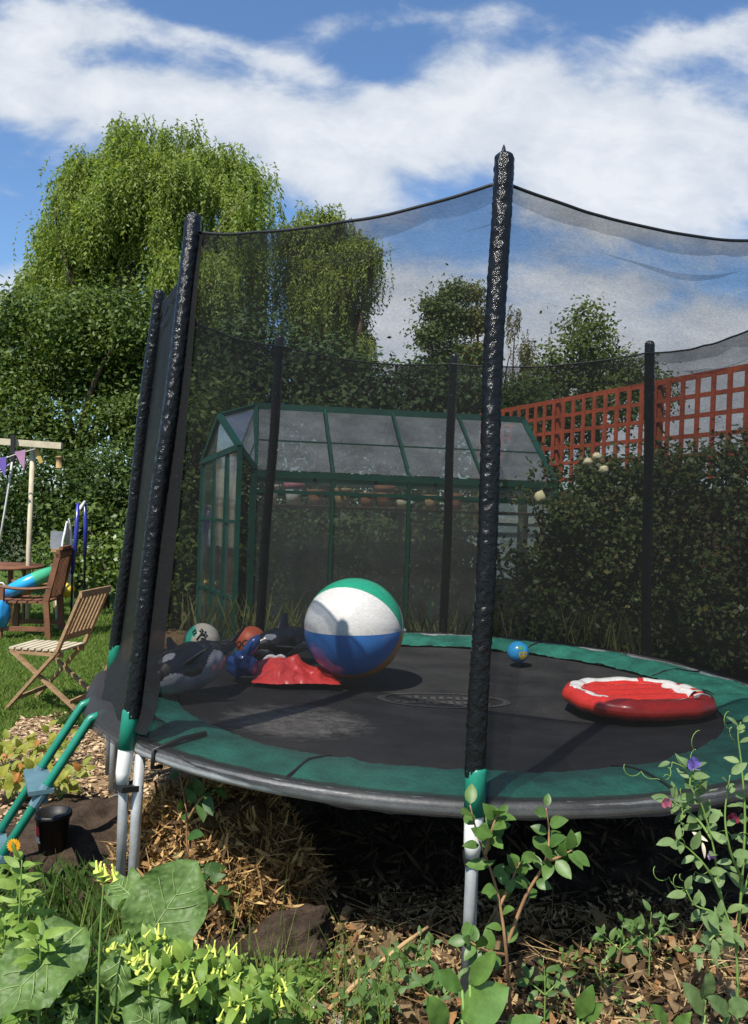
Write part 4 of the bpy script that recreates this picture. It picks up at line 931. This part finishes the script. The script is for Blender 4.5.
for px, lab, ls in ((434, 'left and lowest of three narrow poplars', [(434, 308, 9), (432, 335, 12), (434, 370, 13), (436, 400, 14)]), (452, 'middle and tallest of three narrow poplars', [(453, 292, 9), (455, 320, 13), (455, 358, 14), (455, 400, 15)]), (474, 'right and yellowest of three narrow poplars', [(475, 296, 7), (474, 322, 10), (475, 358, 11), (475, 395, 12)])):
    tree('poplar_tree', lab, 'tree', pxlobes(ls, 26, .3), (at(px, 500, 26).x, 26, 0), POP if px < 470 else leafmat('poplar_y', (.10, .11, .025), (.17, .17, .05), .3), 420, 20, .20, .12, .075, .14, 'three narrow poplars')
BIR = leafmat('birch', (.11, .11, .04), (.2, .19, .08), .35)
willow('birch_tree', 'thin weeping birch with sparse yellowing twigs', pxlobes([(517, 310, 13), (512, 345, 15), (522, 350, 14), (516, 385, 18)], 25, .2), (at(515, 500, 25).x, 25, 0), BIR, 230, seglen=.11, tr_=.12)
MAP = leafmat('maple', (.07, .11, .02), (.15, .19, .045), .3, .5, .25)
tree('maple_tree', 'rounded maple rising above the red trellis', 'tree', pxlobes([(586, 325, 21), (590, 345, 20), (563, 362, 22), (600, 372, 26), (628, 372, 18), (545, 385, 20), (575, 395, 28), (620, 400, 26), (650, 395, 20)], 20, .5), (at(592, 500, 20).x, 20, 0), MAP, 520, 20, .20, .11, .07, .16)
tree('privet_shrub', 'dark shrub mass beyond the trellis left end', 'shrub', pxlobes([(520, 400, 24), (545, 420, 26), (500, 420, 20), (575, 430, 24)], 14.5, .3), (at(535, 500, 14.5).x, 14.5, 0), APP2, 330, 14, .16, .10, .06, .08)
HED = leafmat('hedge', (.038, .066, .014), (.085, .115, .03), .3, .45, .3, (.16, .14, .04), .06)
for i, (lab, ls, yy) in enumerate((('leafy beech shrub in front of the greenhouse right end', [(560, 560, 24), (550, 600, 30), (540, 632, 32), (566, 520, 18), (528, 610, 20), (520, 560, 9), (532, 500, 7), (548, 470, 6)], 6.95), ('beech shrub with cream roses between greenhouse and tall net pole', [(600, 500, 36), (600, 560, 44), (595, 620, 44), (600, 475, 20)], 7.2), ('tall beech shrub right behind the short net pole', [(655, 480, 34), (650, 540, 48), (650, 610, 48), (682, 462, 18)], 7.0), ('beech shrub at the right frame edge below the trellis', [(715, 480, 38), (720, 545, 50), (715, 620, 50), (765, 500, 60), (770, 600, 60), (735, 455, 16), (765, 450, 20)], 6.7))):
    t = tree('beech_shrub', lab, 'shrub', pxlobes(ls, yy, .12), (at(ls[1][0], 600, yy).x, yy, 0), HED, 620, 15, .085, .055, .034, .04, 'shrubs along the fence')
    if i == 1:
        ps = ((597, 457), (604, 470), (588, 462))
        for (x, y) in ps:
            q = at(x, y, 6.75) - t.location; b = MB(); b.ball(q, (.038, .036, .034), 14, wob=.5, seed=x); b.build('rose', mat('rose', (.62, .56, .34), .6), t)
    if i == 0:
        q = at(540, 497, 6.7) - t.location; b = MB(); b.ball(q, (.045, .04, .05), 14, wob=.4, seed=1); b.build('rose', mat('rose', (.6, .55, .3), .6), t)
# plants growing inside and before the greenhouse
tree('yew_hedge', 'low dark clipped hedge behind the greenhouse', 'hedge', pxlobes([(x, y, 34) for x in range(215, 570, 38) for y in (478, 520, 565)], 12.2, .15), (at(380, 600, 12.2).x, 12.2, 0), CON, 1500, 14, .15, .10, .055, .06, shell=(.8, 1.03))
GHP = leafmat('ghplant', (.05, .09, .02), (.12, .16, .04), .35)
for px, lab, ls in ((300, 'tomato plant filling the first greenhouse bay', [(285, 545, 26), (300, 590, 30), (320, 560, 24)]), (370, 'tomato plant behind the beach ball inside the greenhouse', [(365, 550, 26), (385, 590, 30), (395, 545, 22)]), (455, 'tomato plant in the third greenhouse bay', [(440, 555, 26), (465, 590, 28), (470, 545, 20)])):
    tree('tomato_plant', lab, 'plant', pxlobes(ls, 8.0, .2), (at(px, 640, 8.0).x, 8.0, 0), GHP, 170, 12, .11, .07, .035, .015, 'tomato plants in the greenhouse')
n = 1400; x = rng.uniform(-1.5, 2.2, n); y = rng.uniform(6.55, 6.95, n); h = rng.uniform(.1, .75, n)
B = np.stack([x, y, h], 1); tag(quads('border_grass', leafq(B, rdir(n) * .5 + np.array([0, 0, 1.]), rdir(n) + np.array([0, -1., 0]), rng.uniform(.15, .5, n), rng.uniform(.008, .02, n)), leafmat('bordergrass', (.09, .12, .03), (.24, .24, .09), .3)), 'loose tall grasses between trampoline and greenhouse', 'grass', kind='stuff')

# ------------------------------------------------------------------ under and in front of the trampoline
hp = empty('dry_plant_heap', (-.55, 3.42, 0)); tag(hp, 'heap of dry golden plant stalks piled under the trampoline rim', 'heap')
n = 6500; d = rdir(n); d[:, 2] = np.abs(d[:, 2]); rr = rng.uniform(.25, 1, n) ** .5
lob_ = np.array([[.0, -.02, .0, .42, .36, .36], [-.24, .0, .0, .24, .24, .44], [.16, .0, 0, .24, .24, .26], [-.05, .22, 0, .34, .28, .5]])
kk = rng.integers(0, 4, n); C = lob_[kk, :3] + d * lob_[kk, 3:] * rr[:, None]; C[:, 2] = np.minimum(C[:, 2], .56)
quads('stalks', np.concatenate([curlq(C, rdir(n) * np.array([1, 1, .9]) + np.array([0, 0, -.25]), d + rdir(n) * .8, rng.uniform(.04, .13, n), rng.uniform(.006, .02, n)), leafq(C, rdir(n), rdir(n), rng.uniform(.08, .28, n), rng.uniform(.002, .006, n))]), leafmat('straw', (.30, .165, .06), (.56, .38, .165), .2, .8, .15, (.10, .06, .03), .32), hp)
b = MB(); b.ball((-.02, .08, .0), (.36, .26, .36), 30, wob=.25, seed=9); b.build('core', mat('core', (.14, .085, .04), .95, .1, .5, 25, .8, 60), hp)
cd = MB()
def clod(u, v):
    th = math.pi * v; ph = 2 * math.pi * u; p = Vector((math.sin(th) * math.cos(ph), math.sin(th) * math.sin(ph), math.cos(th)))
    k = 1 + .4 * nz(p.x * 1.5, p.y * 1.5, p.z * 1.5) + .14 * nz(p.x * 5, p.y * 5, p.z * 5) + .08 * nz(p.x * 12, p.y * 12, p.z * 12) + .04 * nz(p.x * 30, p.y * 30, p.z * 30)
    return Vector((p.x * .16 * k, p.y * .13 * k, max(-.06, (p.z if p.z < .5 else .5 + (p.z - .5) * .4) * .14 * k + .12 * p.x * k * .4)))
cd.grid(clod, 60, 36, True); o = cd.build('soil_clod', mat('clod', (.06, .042, .03), .95, .1, .6, 14, 1.0, 70), None, loc=gz(290, 972) + Vector((0, .1, .04))); tag(o, 'large rough lump of dry soil beside the straw heap', 'soil lump')
o = MB().tube([gz(255, 985) + Vector((0, 0, .03)), gz(300, 1011) + Vector((0, 0, .03)), gz(345, 1036) + Vector((0, 0, .03))], .02, 12).build('metal_pipe', M['gpipe']); tag(o, 'short grey metal pipe lying on the soil among yellow flowers', 'pipe')
o = MB().tube([gz(318, 1020, .03), at(365, 975, 2.6), at(405, 943, 2.7), at(428, 927, 2.75)], [.008, .008, .007, .005], 8).build('garden_cane', M['tan']); tag(o, 'tan cane sloping up across the dry leaves', 'cane')

pp = empty('flower_pot', gz(52, 850)); tag(pp, 'black plastic plant pot with a red and white label', 'plant pot')
MB().lathe([(0, 0), (.058, 0), (.075, .155), (.082, .156), (.083, .175), (.074, .175), (.07, .15), (0, .14)], 24).build('pot_body', M['black'], pp)
b = MB(); b.grid(lambda u, v: Vector((.069 * math.sin(R(-55 + 26 * u)) * (1 + .13 * v), -.069 * math.cos(R(-55 + 26 * u)) * (1 + .13 * v), .07 + .06 * v)), 4, 1); b.build('label_red', mat('labr', (.5, .04, .05), .5), pp)
b = MB(); b.grid(lambda u, v: Vector((.0695 * math.sin(R(-52 + 24 * u)) * (1 + .09 * v), -.0695 * math.cos(R(-52 + 24 * u)) * (1 + .09 * v), .052 + .03 * v)), 4, 1); b.build('label_white', M['white'], pp)

# a leafy stem plant from polylines
def stem_plant(name, label, cat, paths, leaf, mt_leaf, mt_stem, r=.005, group=None):
    base = Vector(paths[0][0]); t = empty(name, base); tag(t, label, cat, group)
    b = MB(); lf = MB()
    for pth in paths:
        pts = [Vector(p) - base for p in pth]
        # smooth resample
        fine = []
        for i in range(len(pts) - 1):
            p0, p1, p2, p3 = pts[max(i - 1, 0)], pts[i], pts[i + 1], pts[min(i + 2, len(pts) - 1)]
            for k in range(6):
                s = k / 6; fine.append(.5 * ((2 * p1) + (p2 - p0) * s + (2 * p0 - 5 * p1 + 4 * p2 - p3) * s * s + (3 * p1 - p0 - 3 * p2 + p3) * s ** 3))
        fine.append(pts[-1]); k = len(fine)
        b.tube(fine, [r * (1 - .65 * i / (k - 1)) for i in range(k)], 6)
        leaf(lf, fine)
    b.build('stem', mt_stem, t); lf.build('foliage', mt_leaf, t); return t
def along(fine, s):
    x = s * (len(fine) - 1); i = min(int(x), len(fine) - 2); return fine[i].lerp(fine[i + 1], x - i), (fine[i + 1] - fine[i]).normalized()
def mkleaf(n, L, W, s0=.3, droop=.25, out=.9, face=(-.1, -.7, .7), fold=.25, pk=.42, nn=6, wave=0., jl=.25, m=1, s1=1.0):
    def f(lf, fine):
        for i in range(n):
            s = s0 + (s1 - s0) * (i + random.uniform(-.2, .2)) / max(n - 1, 1); s = min(max(s, 0), 1)
            p, d = along(fine, s); ang_ = i * 2.4 + random.uniform(-.5, .5)
            o1 = d.orthogonal().normalized(); o2 = d.cross(o1); side = o1 * math.cos(ang_) + o2 * math.sin(ang_)
            dd = (d * (.45 if s < .97 else 1.2) + side * out).normalized()
            u = Vector(face) + Vector((random.uniform(-.5, .5), random.uniform(-.4, .4), random.uniform(-.3, .4)))
            k = random.uniform(1 - jl, 1 + jl) * (1 - .25 * s)
            lf.leaf(p + dd * L * .08, dd, u, L * k, W * k, fold, droop * random.uniform(.3, 1.5), nn, m, pk, wave)
    return f
CAM_ = leafmat('camellia', (.06, .125, .025), (.10, .18, .04), .22, .42, .3)
y0 = 2.42
stem_plant('evergreen_shrub', 'young glossy leaved shrub growing before the front trampoline leg', 'shrub', [
    [gz(505, 1000) + Vector((0, -.12, 0)), at(507, 960, y0), at(500, 905, y0), at(490, 868, y0), at(479, 840, y0), at(470, 805, y0)],
    [at(507, 945, y0), at(525, 898, y0), at(545, 862, y0 - .02), at(549, 835, y0), at(546, 808, y0)],
    [at(545, 862, y0), at(557, 858, y0 - .05), at(572, 850, y0 - .05)],
    [at(500, 905, y0), at(512, 880, y0 + .08), at(520, 862, y0 + .1)],
    [at(485, 855, y0), at(492, 830, y0 - .06), at(497, 815, y0 - .06)],
    [at(505, 955, y0), at(484, 950, y0 - .06), at(468, 940, y0 - .06)]], mkleaf(14, .066, .04, .25, .25), CAM_, M['twig'], .006)
y0 = 2.3
MBL = leafmat('bigleaf', (.10, .18, .045), (.13, .21, .06), .3, .5, .3, bump=.6)
VEIN = mat('vein', (.22, .30, .10), .5, .3, .1, 20)
bf = empty('broad_leaved_plant', gz(150, 1040) + Vector((0, -.05, 0))); tag(bf, 'plant with very large soft green leaves in the left foreground', 'plant'); q0 = bf.location.copy()
def bigleaf(a, t_, W, face, droop, yy0, yy1, pk=.4, fold=.15, wv=.022, rp=.007):
    p, q = at(*a, yy0), at(*t_, yy1); lf = MB(); lf.leaf(p - q0, q - p, face, (q - p).length, W, fold, droop, 22, 6, pk, wv, rp, .6); lo_ = lf.build('leaf', MBL, bf)
    G_ = lambda i, j: Vector(lf.v[i * 13 + j]) + (Vector(face).normalized() * .0012)
    vb = MB(); vb.tube([G_(i, 6) for i in range(22)], [.0032 * (1 - i / 24) for i in range(22)], 6)
    vb.build('vein', VEIN, lo_)
    for i in range(3, 17, 3):
        for sg in (-1, 1): vb = MB(); vb.tube([G_(i + k, 6 + sg * min(k, 5)) for k in range(5)], [.0017, .0015, .0013, .001, .0006], 5); vb.build('vein', VEIN, lo_)
    c0 = Vector((random.uniform(-.05, .05), 0, 0)); st_ = MB(); st_.tube([c0, (p - q0) * .6 + Vector((0, .02, .02)), p - q0], [.008, .006, .004], 7); st_.build('stalk', M['stem'], bf)
bigleaf((84, 928), (-12, 1012), .21, (-.1, -.75, .65), .10, 2.35, 2.12, .45)
bigleaf((128, 968), (196, 862), .235, (.1, -.8, .5), .12, 2.42, 2.5, .55)
bigleaf((150, 1020), (150, 925), .22, (0, -.85, .5), .15, 2.25, 2.35, .5)
bigleaf((128, 930), (102, 1010), .11, (-.3, -.8, .4), .35, 2.3, 2.2, .5)
bigleaf((135, 900), (108, 872), .12, (-.2, -.5, .8), .2, 2.5, 2.65)
bigleaf((78, 1040), (66, 1003), .05, (0, -.9, .3), .1, 2.1, 2.1)
bigleaf((180, 1040), (128, 1010), .12, (0, -.8, .6), .2, 2.15, 2.1)
bigleaf((210, 1010), (222, 960), .07, (0.2, -.8, .6), .2, 2.3, 2.35)
LIME = leafmat('limeleaf', (.12, .22, .035), (.25, .35, .07), .35, .5, .3)
PH = LIME
for i, (x, y1, x1) in enumerate(((8, 872, 14), (-8, 880, -4), (28, 905, 30), (15, 860, 22), (2, 930, 5), (40, 935, 40))):
    yy = 2.55 - .06 * i
    stem_plant('phlox_plant', ('tallest lime green leafy stem at the lower left corner', 'lime green leafy stem cut by the left frame edge', 'lime green leafy stem beside the pale grass gap', 'lime green leafy stem reaching toward the ladder', 'short lime green leafy stem above the lowest big leaf', 'shortest lime green leafy stem beside the big leaf stalk')[i], 'plant', [[at(x, 1040, yy) * Vector((1, 1, 0)) if False else Vector((at(x, 1000, yy).x, yy, 0)), at((x + x1) / 2, (y1 + 1000) / 2, yy), at(x1, y1, yy)]], mkleaf(26, .085, .028, .2, .35, 1.0, pk=.4), PH, M['stem'], .005, 'lime green leafy stems at lower left')
n = 4200; x = rng.uniform(-1.4, -.1, n); y = rng.uniform(2.2, 2.85, n); zc = rng.uniform(.0, .17, n) * (1.1 - .6 * (y - 2.25) / .5)
tag(quads('undergrowth', leafq(np.stack([x, y, zc], 1), rdir(n) * np.array([1, 1, .4]), rdir(n) * .6 + np.array([0, -.5, .7]), rng.uniform(.03, .075, n), rng.uniform(.010, .028, n)), leafmat('undergrowth', (.05, .11, .02), (.19, .28, .055), .3, .5, .3, (.2, .15, .06), .08)), 'low tangled leaves under the foreground flowers', 'undergrowth', kind='stuff')
n = 420; x = rng.uniform(-1.35, .1, n); y = rng.uniform(2.25, 2.8, n); h = rng.uniform(.12, .36, n); lean = rng.normal(0, .22, (n, 2)) * h[:, None]
B = np.stack([x, y, 0 * x], 1); T = B + np.concatenate([lean, h[:, None]], 1); Mi = B * .5 + T * .5 - np.concatenate([lean * .25, 0 * h[:, None]], 1); a_ = rng.uniform(0, 6.28, n); S = np.stack([np.cos(a_), np.sin(a_), 0 * a_], 1) * rng.uniform(.0012, .0035, (n, 1))
tag(quads('tall_grass', np.concatenate([np.stack([B - S, B + S, Mi + S * .9, Mi - S * .9], 1), np.stack([Mi - S * .9, Mi + S * .9, T + S * .1, T - S * .1], 1)]), leafmat('tall_grass', (.11, .19, .035), (.26, .32, .08), .35)), 'thin wispy grass stems rising among the foreground flowers', 'grass', kind='stuff')
# flowering tobacco with hanging lime trumpets
TOB = mat('trumpet', (.50, .58, .10), .5, .3, .12, 30)
fm = MB(); fm.lathe([(.0025, 0), (.003, -.012), (.0045, -.026), (.0055, -.036), (.0125, -.043), (.0135, -.0425), (.004, -.035)], 10); 
trump = None
heads = [  # stem base px, path px, y
    ((150, 1030), (140, 960), (128, 935), 2.28), ((175, 1030), (172, 975), (165, 930), 2.25), ((200, 1030), (198, 985), (206, 940), 2.3), ((215, 1030), (220, 990), (228, 946), 2.27),
    ((240, 1035), (243, 1000), (250, 978), 2.22), ((265, 1040), (272, 1000), (277, 970), 2.25), ((185, 1035), (188, 1000), (186, 965), 2.2), ((225, 1040), (232, 1015), (240, 990), 2.18), ((155, 1030), (150, 985), (148, 950), 2.2)]
labs = ['leftmost flowering tobacco stem with pale lime trumpets', 'flowering tobacco before the large upright leaf', 'tall flowering tobacco left of the soil lump', 'tallest flowering tobacco with a full cluster of lime trumpets', 'short flowering tobacco above the metal pipe end', 'rightmost flowering tobacco with two open pale trumpets', 'flowering tobacco in the middle of the yellow clump', 'low flowering tobacco at the bottom edge beside the pipe', 'flowering tobacco partly covering the lower big leaf']
for (a, m_, t_, yy), lab in zip(heads, labs):
    p0 = Vector((at(*a, yy).x, yy, 0)); t = stem_plant('flowering_tobacco', lab, 'plant', [[p0, at(*m_, yy), at(*t_, yy)], [at(*m_, yy), at(m_[0] + 14, m_[1] - 14, yy - .04), at(m_[0] + 24, m_[1] - 18, yy - .05)]], mkleaf(12, .06, .026, .03, .5, 1.0, s1=.72), LIME, M['stem'], .004, 'flowering tobacco plants')
    for k in range(11):
        s = .6 + .4 * k / 10; q = at(*m_, yy).lerp(at(*t_, yy), s if k < 7 else 1.0) - p0 + Vector((random.uniform(-.032, .032), random.uniform(-.04, 0), random.uniform(-.02, .02)))
        if trump is None: f_ = fm.build('flower', TOB, t); trump = f_
        else: f_ = trump.copy(); COL.objects.link(f_); f_.parent = t
        f_.location = q; f_.rotation_euler = (random.uniform(-.9, .5), random.uniform(-.7, .7), 0); f_.scale = (random.uniform(.55, .85),) * 3
# single tall drooping stem
yy = 2.2; p0 = Vector((at(98, 1000, yy).x, yy, 0))
t = stem_plant('seed_stem', 'tall thin stem with a nodding cluster of lime buds', 'plant', [[p0, at(98, 990, yy), at(101, 920, yy), at(104, 876, yy), at(101, 868, yy)]], mkleaf(2, .05, .012, .5), LIME, M['stem'], .0045)
for k in range(9):
    f_ = trump.copy(); COL.objects.link(f_); f_.parent = t; f_.location = at(103 + random.uniform(-7, 9), 866 + random.uniform(-6, 6), yy) - p0; f_.rotation_euler = (random.uniform(-.4, .4), random.uniform(-.6, .6), 0); f_.scale = (.9, .9, .75)
# sweet pea at the right
SP = leafmat('sweetpea', (.12, .19, .07), (.19, .27, .10), .3, .5, .3)
yy = 2.3; P_ = lambda x, y, d=0: at(x, y, yy + d)
sp0 = Vector((P_(738, 1000).x, yy, 0))
sw_ = [[sp0, P_(737, 960), P_(722, 900), P_(712, 840), P_(700, 800), P_(690, 772), P_(672, 762)], [P_(737, 950), P_(742, 880), P_(745, 820), P_(742, 770), P_(738, 735), P_(741, 722)],
       [P_(722, 900), P_(708, 870, -.04), P_(690, 850, -.05), P_(676, 840, -.06)], [P_(728, 925), P_(712, 912, -.05), P_(695, 905, -.06), P_(686, 890, -.06)], [P_(712, 840), P_(698, 820, .03), P_(682, 808, .03), P_(672, 800, .03)],
       [P_(742, 880), P_(730, 850, -.05), P_(725, 815, -.05), P_(730, 775, -.05)], [P_(735, 930), P_(715, 935, -.08), P_(700, 955, -.1)], [P_(740, 900, .05), P_(752, 860, .05), P_(750, 800, .05)], [P_(700, 800), P_(690, 785), P_(694, 768)]]
sp_ = stem_plant('sweet_pea', 'tangled sweet pea vine with curling tendrils at right', 'plant', sw_, mkleaf(11, .058, .026, .12, .2, 1.0), SP, M['stem'], .0042)
b = MB()
for (x, y) in ((690, 772), (672, 762), (682, 808), (676, 840), (686, 890), (705, 830), (715, 790), (735, 745), (695, 905), (712, 870), (660, 780), (700, 930)):
    p = P_(x, y) - sp0; d = Vector((random.uniform(-1, .4), random.uniform(-.4, .2), random.uniform(-.2, .8))).normalized(); pts = []; 
    for k in range(22):
        s = k / 21; pts.append(p + d * .11 * s + Vector((.016 * math.sin(s * 14) * s, .012 * math.cos(s * 12) * s, .016 * math.cos(s * 14) * s)))
    b = MB(); b.tube(pts, .0011, 4); b.build('tendril', M['stem'], sp_)
def petal_flower(parent, p, c, s, nm='flower'):
    b = MB()
    b.leaf(p, (-.3, -.2, 1), (.2, -1, .1), .038 * s, .042 * s, .1, -.15, 5, 2, .55, .003); b.leaf(p, (.4, -.5, .6), (.1, -1, .4), .03 * s, .028 * s, .25, .2, 5, 2, .55, .002); b.leaf(p, (-.5, -.5, .4), (.1, -1, .4), .03 * s, .028 * s, .25, .2, 5, 2, .55, .002)
    b.build(nm, leafmat(nm + str(c), c, tuple(min(1, k * 1.3) for k in c), .3), parent)
petal_flower(sp_, P_(693, 768) - sp0, (.20, .14, .48), .95); petal_flower(sp_, P_(666, 806) - sp0, (.45, .13, .2), .7, 'bud'); petal_flower(sp_, P_(732, 822) - sp0, (.22, .03, .06), .8); petal_flower(sp_, P_(711, 858) - sp0, (.35, .2, .45), .6)
b = MB(); b.leaf(P_(692, 832) - sp0, (1, -.2, -.5), (0, -1, .3), .05, .012, .3, .1); b.leaf(P_(702, 842) - sp0, (.2, -.2, -1), (.3, -1, .3), .045, .012, .3, .1); b.build('dry_pod', M['cream'], sp_)
n = 2600; x = rng.uniform(-.35, 1.6, n); y = rng.uniform(2.15, 3.0, n)
kp = np.array([nz(a * 3.1, c * 3.1, 21) + random.uniform(-.1, .12) > .12 for a, c in zip(x, y)]); x, y = x[kp], y[kp]; n = len(x); zc = rng.uniform(.01, .10, n)
tag(quads('small_weeds', leafq(np.stack([x, y, zc], 1), rdir(n) * np.array([1, 1, .5]), rdir(n) * .6 + np.array([0, -.5, .7]), rng.uniform(.018, .045, n), rng.uniform(.008, .02, n)), leafmat('small_weeds', (.05, .11, .022), (.16, .24, .06), .3)), 'small green weeds scattered through the leaf litter', 'weeds', kind='stuff')
# low foreground leaves and weeds
GLO = leafmat('glossy', (.09, .18, .035), (.13, .23, .05), .25, .35, .5)
def rosette(label, px, py, yy, specs, mt=GLO, name='seedling', group=None):
    base = Vector((at(px, py, yy).x, yy, 0)); t = empty(name, base); tag(t, label, 'plant', group); b = MB(); s = MB()
    for (ax, ay, tx, ty, W) in specs:
        p, q = at(ax, ay, yy), at(tx, ty, yy - .05); b.leaf(p - base, q - p, (0, -.75, .65), (q - p).length, W, .2, .15, 9, 2, .5, .003); s.tube([Vector((0, 0, 0)), (p - base) * .5 + Vector((.0, .01, .01)), p - base], .0035, 6)
    s.build('stem', M['stem'], t); b.build('foliage', mt, t)
rosette('seedling with wide glossy leaves at the bottom edge below the front leg', 478, 1030, 2.12, [(462, 1020, 505, 988, .1), (445, 1030, 432, 1000, .06), (500, 1035, 540, 1018, .05), (462, 990, 438, 972, .045), (470, 985, 492, 955, .05)])
rosette('seedling with two upright leaves on the dry litter', 582, 1020, 2.25, [(578, 1018, 592, 990, .05), (584, 1022, 600, 1005, .035)])
rosette('seedling with one long leaf at bottom right of the litter', 655, 1030, 2.2, [(668, 1024, 655, 1006, .035), (672, 1030, 690, 1015, .03)])
rosette('seedling below the sweet pea', 700, 1030, 2.25, [(705, 1015, 688, 985, .05), (705, 1000, 712, 975, .04), (728, 1010, 748, 1004, .05), (730, 1014, 712, 998, .045)], SP)
WEED = leafmat('weed', (.06, .13, .03), (.13, .21, .06), .35, .5, .3)
for i, (x, y, yy) in enumerate(((390, 975, 2.62), (415, 955, 2.72), (380, 1005, 2.45), (440, 990, 2.5), (545, 985, 2.55), (620, 940, 2.9), (650, 930, 2.9), (360, 1005, 2.5))):
    stem_plant('weed', ('weed with pointed leaves beside the tan cane', 'weed just above the tan cane tip', 'weed at the lower end of the tan cane', 'weed close left of the front trampoline leg', 'weed on dry leaves right of the glossy shrub', 'dim weed in shade beneath the rim', 'second dim weed in shade left of the sweet pea', 'weed leftmost in the dry litter')[i], 'weed', [[Vector((at(x, y + 25, yy).x, yy, 0)), at(x, y + 8, yy), at(x + random.uniform(-8, 8), y - 18, yy)], [at(x, y + 10, yy), at(x - 14, y - 2, yy), at(x - 20, y - 8, yy - .04)], [at(x, y + 10, yy), at(x + 12, y - 2, yy), at(x + 18, y - 12, yy - .05)]], mkleaf(7, .05, .022, .2, .3, 1.0), WEED, M['stem'], .003, 'weeds in the dry leaf litter')
# green plant pushing through the heap
stem_plant('nettle', 'dark green leafy shoot pushing through the straw heap', 'plant', [[Vector((-.55, 3.25, 0)), at(190, 860, 3.2), at(186, 810, 3.2), at(178, 765, 3.25)], [at(190, 850, 3.2), at(205, 880, 3.1), at(220, 895, 3.05)], [at(188, 820, 3.2), at(200, 800, 3.15), at(215, 790, 3.1)]], mkleaf(8, .085, .045, .25, .3, 1.0), leafmat('nettle', (.03, .085, .02), (.07, .13, .035), .25), M['twig'], .006)
# yellow-leaved bedding by the path, calendula
YB = leafmat('bedding', (.20, .24, .035), (.34, .33, .06), .35, .5, .3, (.45, .2, .06), .12)
for i, (x, y) in enumerate(((28, 790), (50, 765), (12, 800), (60, 800), (5, 768))):
    b0 = gz(x, y); pths = []
    for k in range(6):
        a = 1.05 * k + i; pths.append([b0, b0 + Vector((.05 * math.cos(a), .05 * math.sin(a), .09)), b0 + Vector((.13 * math.cos(a), .13 * math.sin(a), random.uniform(.12, .2)))])
    stem_plant('bedding_plant', ('yellowing bedding plant in the middle of the path edge', 'yellowing bedding plant just left of the ladder rail', 'yellowing bedding plant touching the ladder foot', 'small bedding plant between ladder and far trampoline legs', 'yellowing bedding plant at the left frame edge')[i], 'plant', pths, mkleaf(6, .085, .05, .35, .3, 1.0), YB, M['stem'], .004, 'yellow leaved plants by the path')
fl = empty('marigold', Vector((at(14, 900, 2.95).x, 2.95, 0))); tag(fl, 'single orange marigold flower in front of the ladder foot', 'flower'); f0 = fl.location.copy(); hd = at(14, 845, 2.95) - f0
MB().tube([Vector(), Vector((.01, 0, hd.z * .5)), hd], .003, 6).build('stem', M['stem'], fl)
b = MB()
for k in range(16): a = 2 * math.pi * k / 16; b.leaf(hd + Vector((0, -.002, 0)), (math.cos(a), -.15, math.sin(a)), (0, -1, 0), .026, .011, .1, .1, 4, 1, .6)
b.build('petals', leafmat('marigold', (.75, .30, .01), (.8, .42, .02), .2), fl); MB().ball(hd + Vector((0, -.005, 0)), (.009, .006, .009), 10).build('flower_centre', M['terra'], fl)
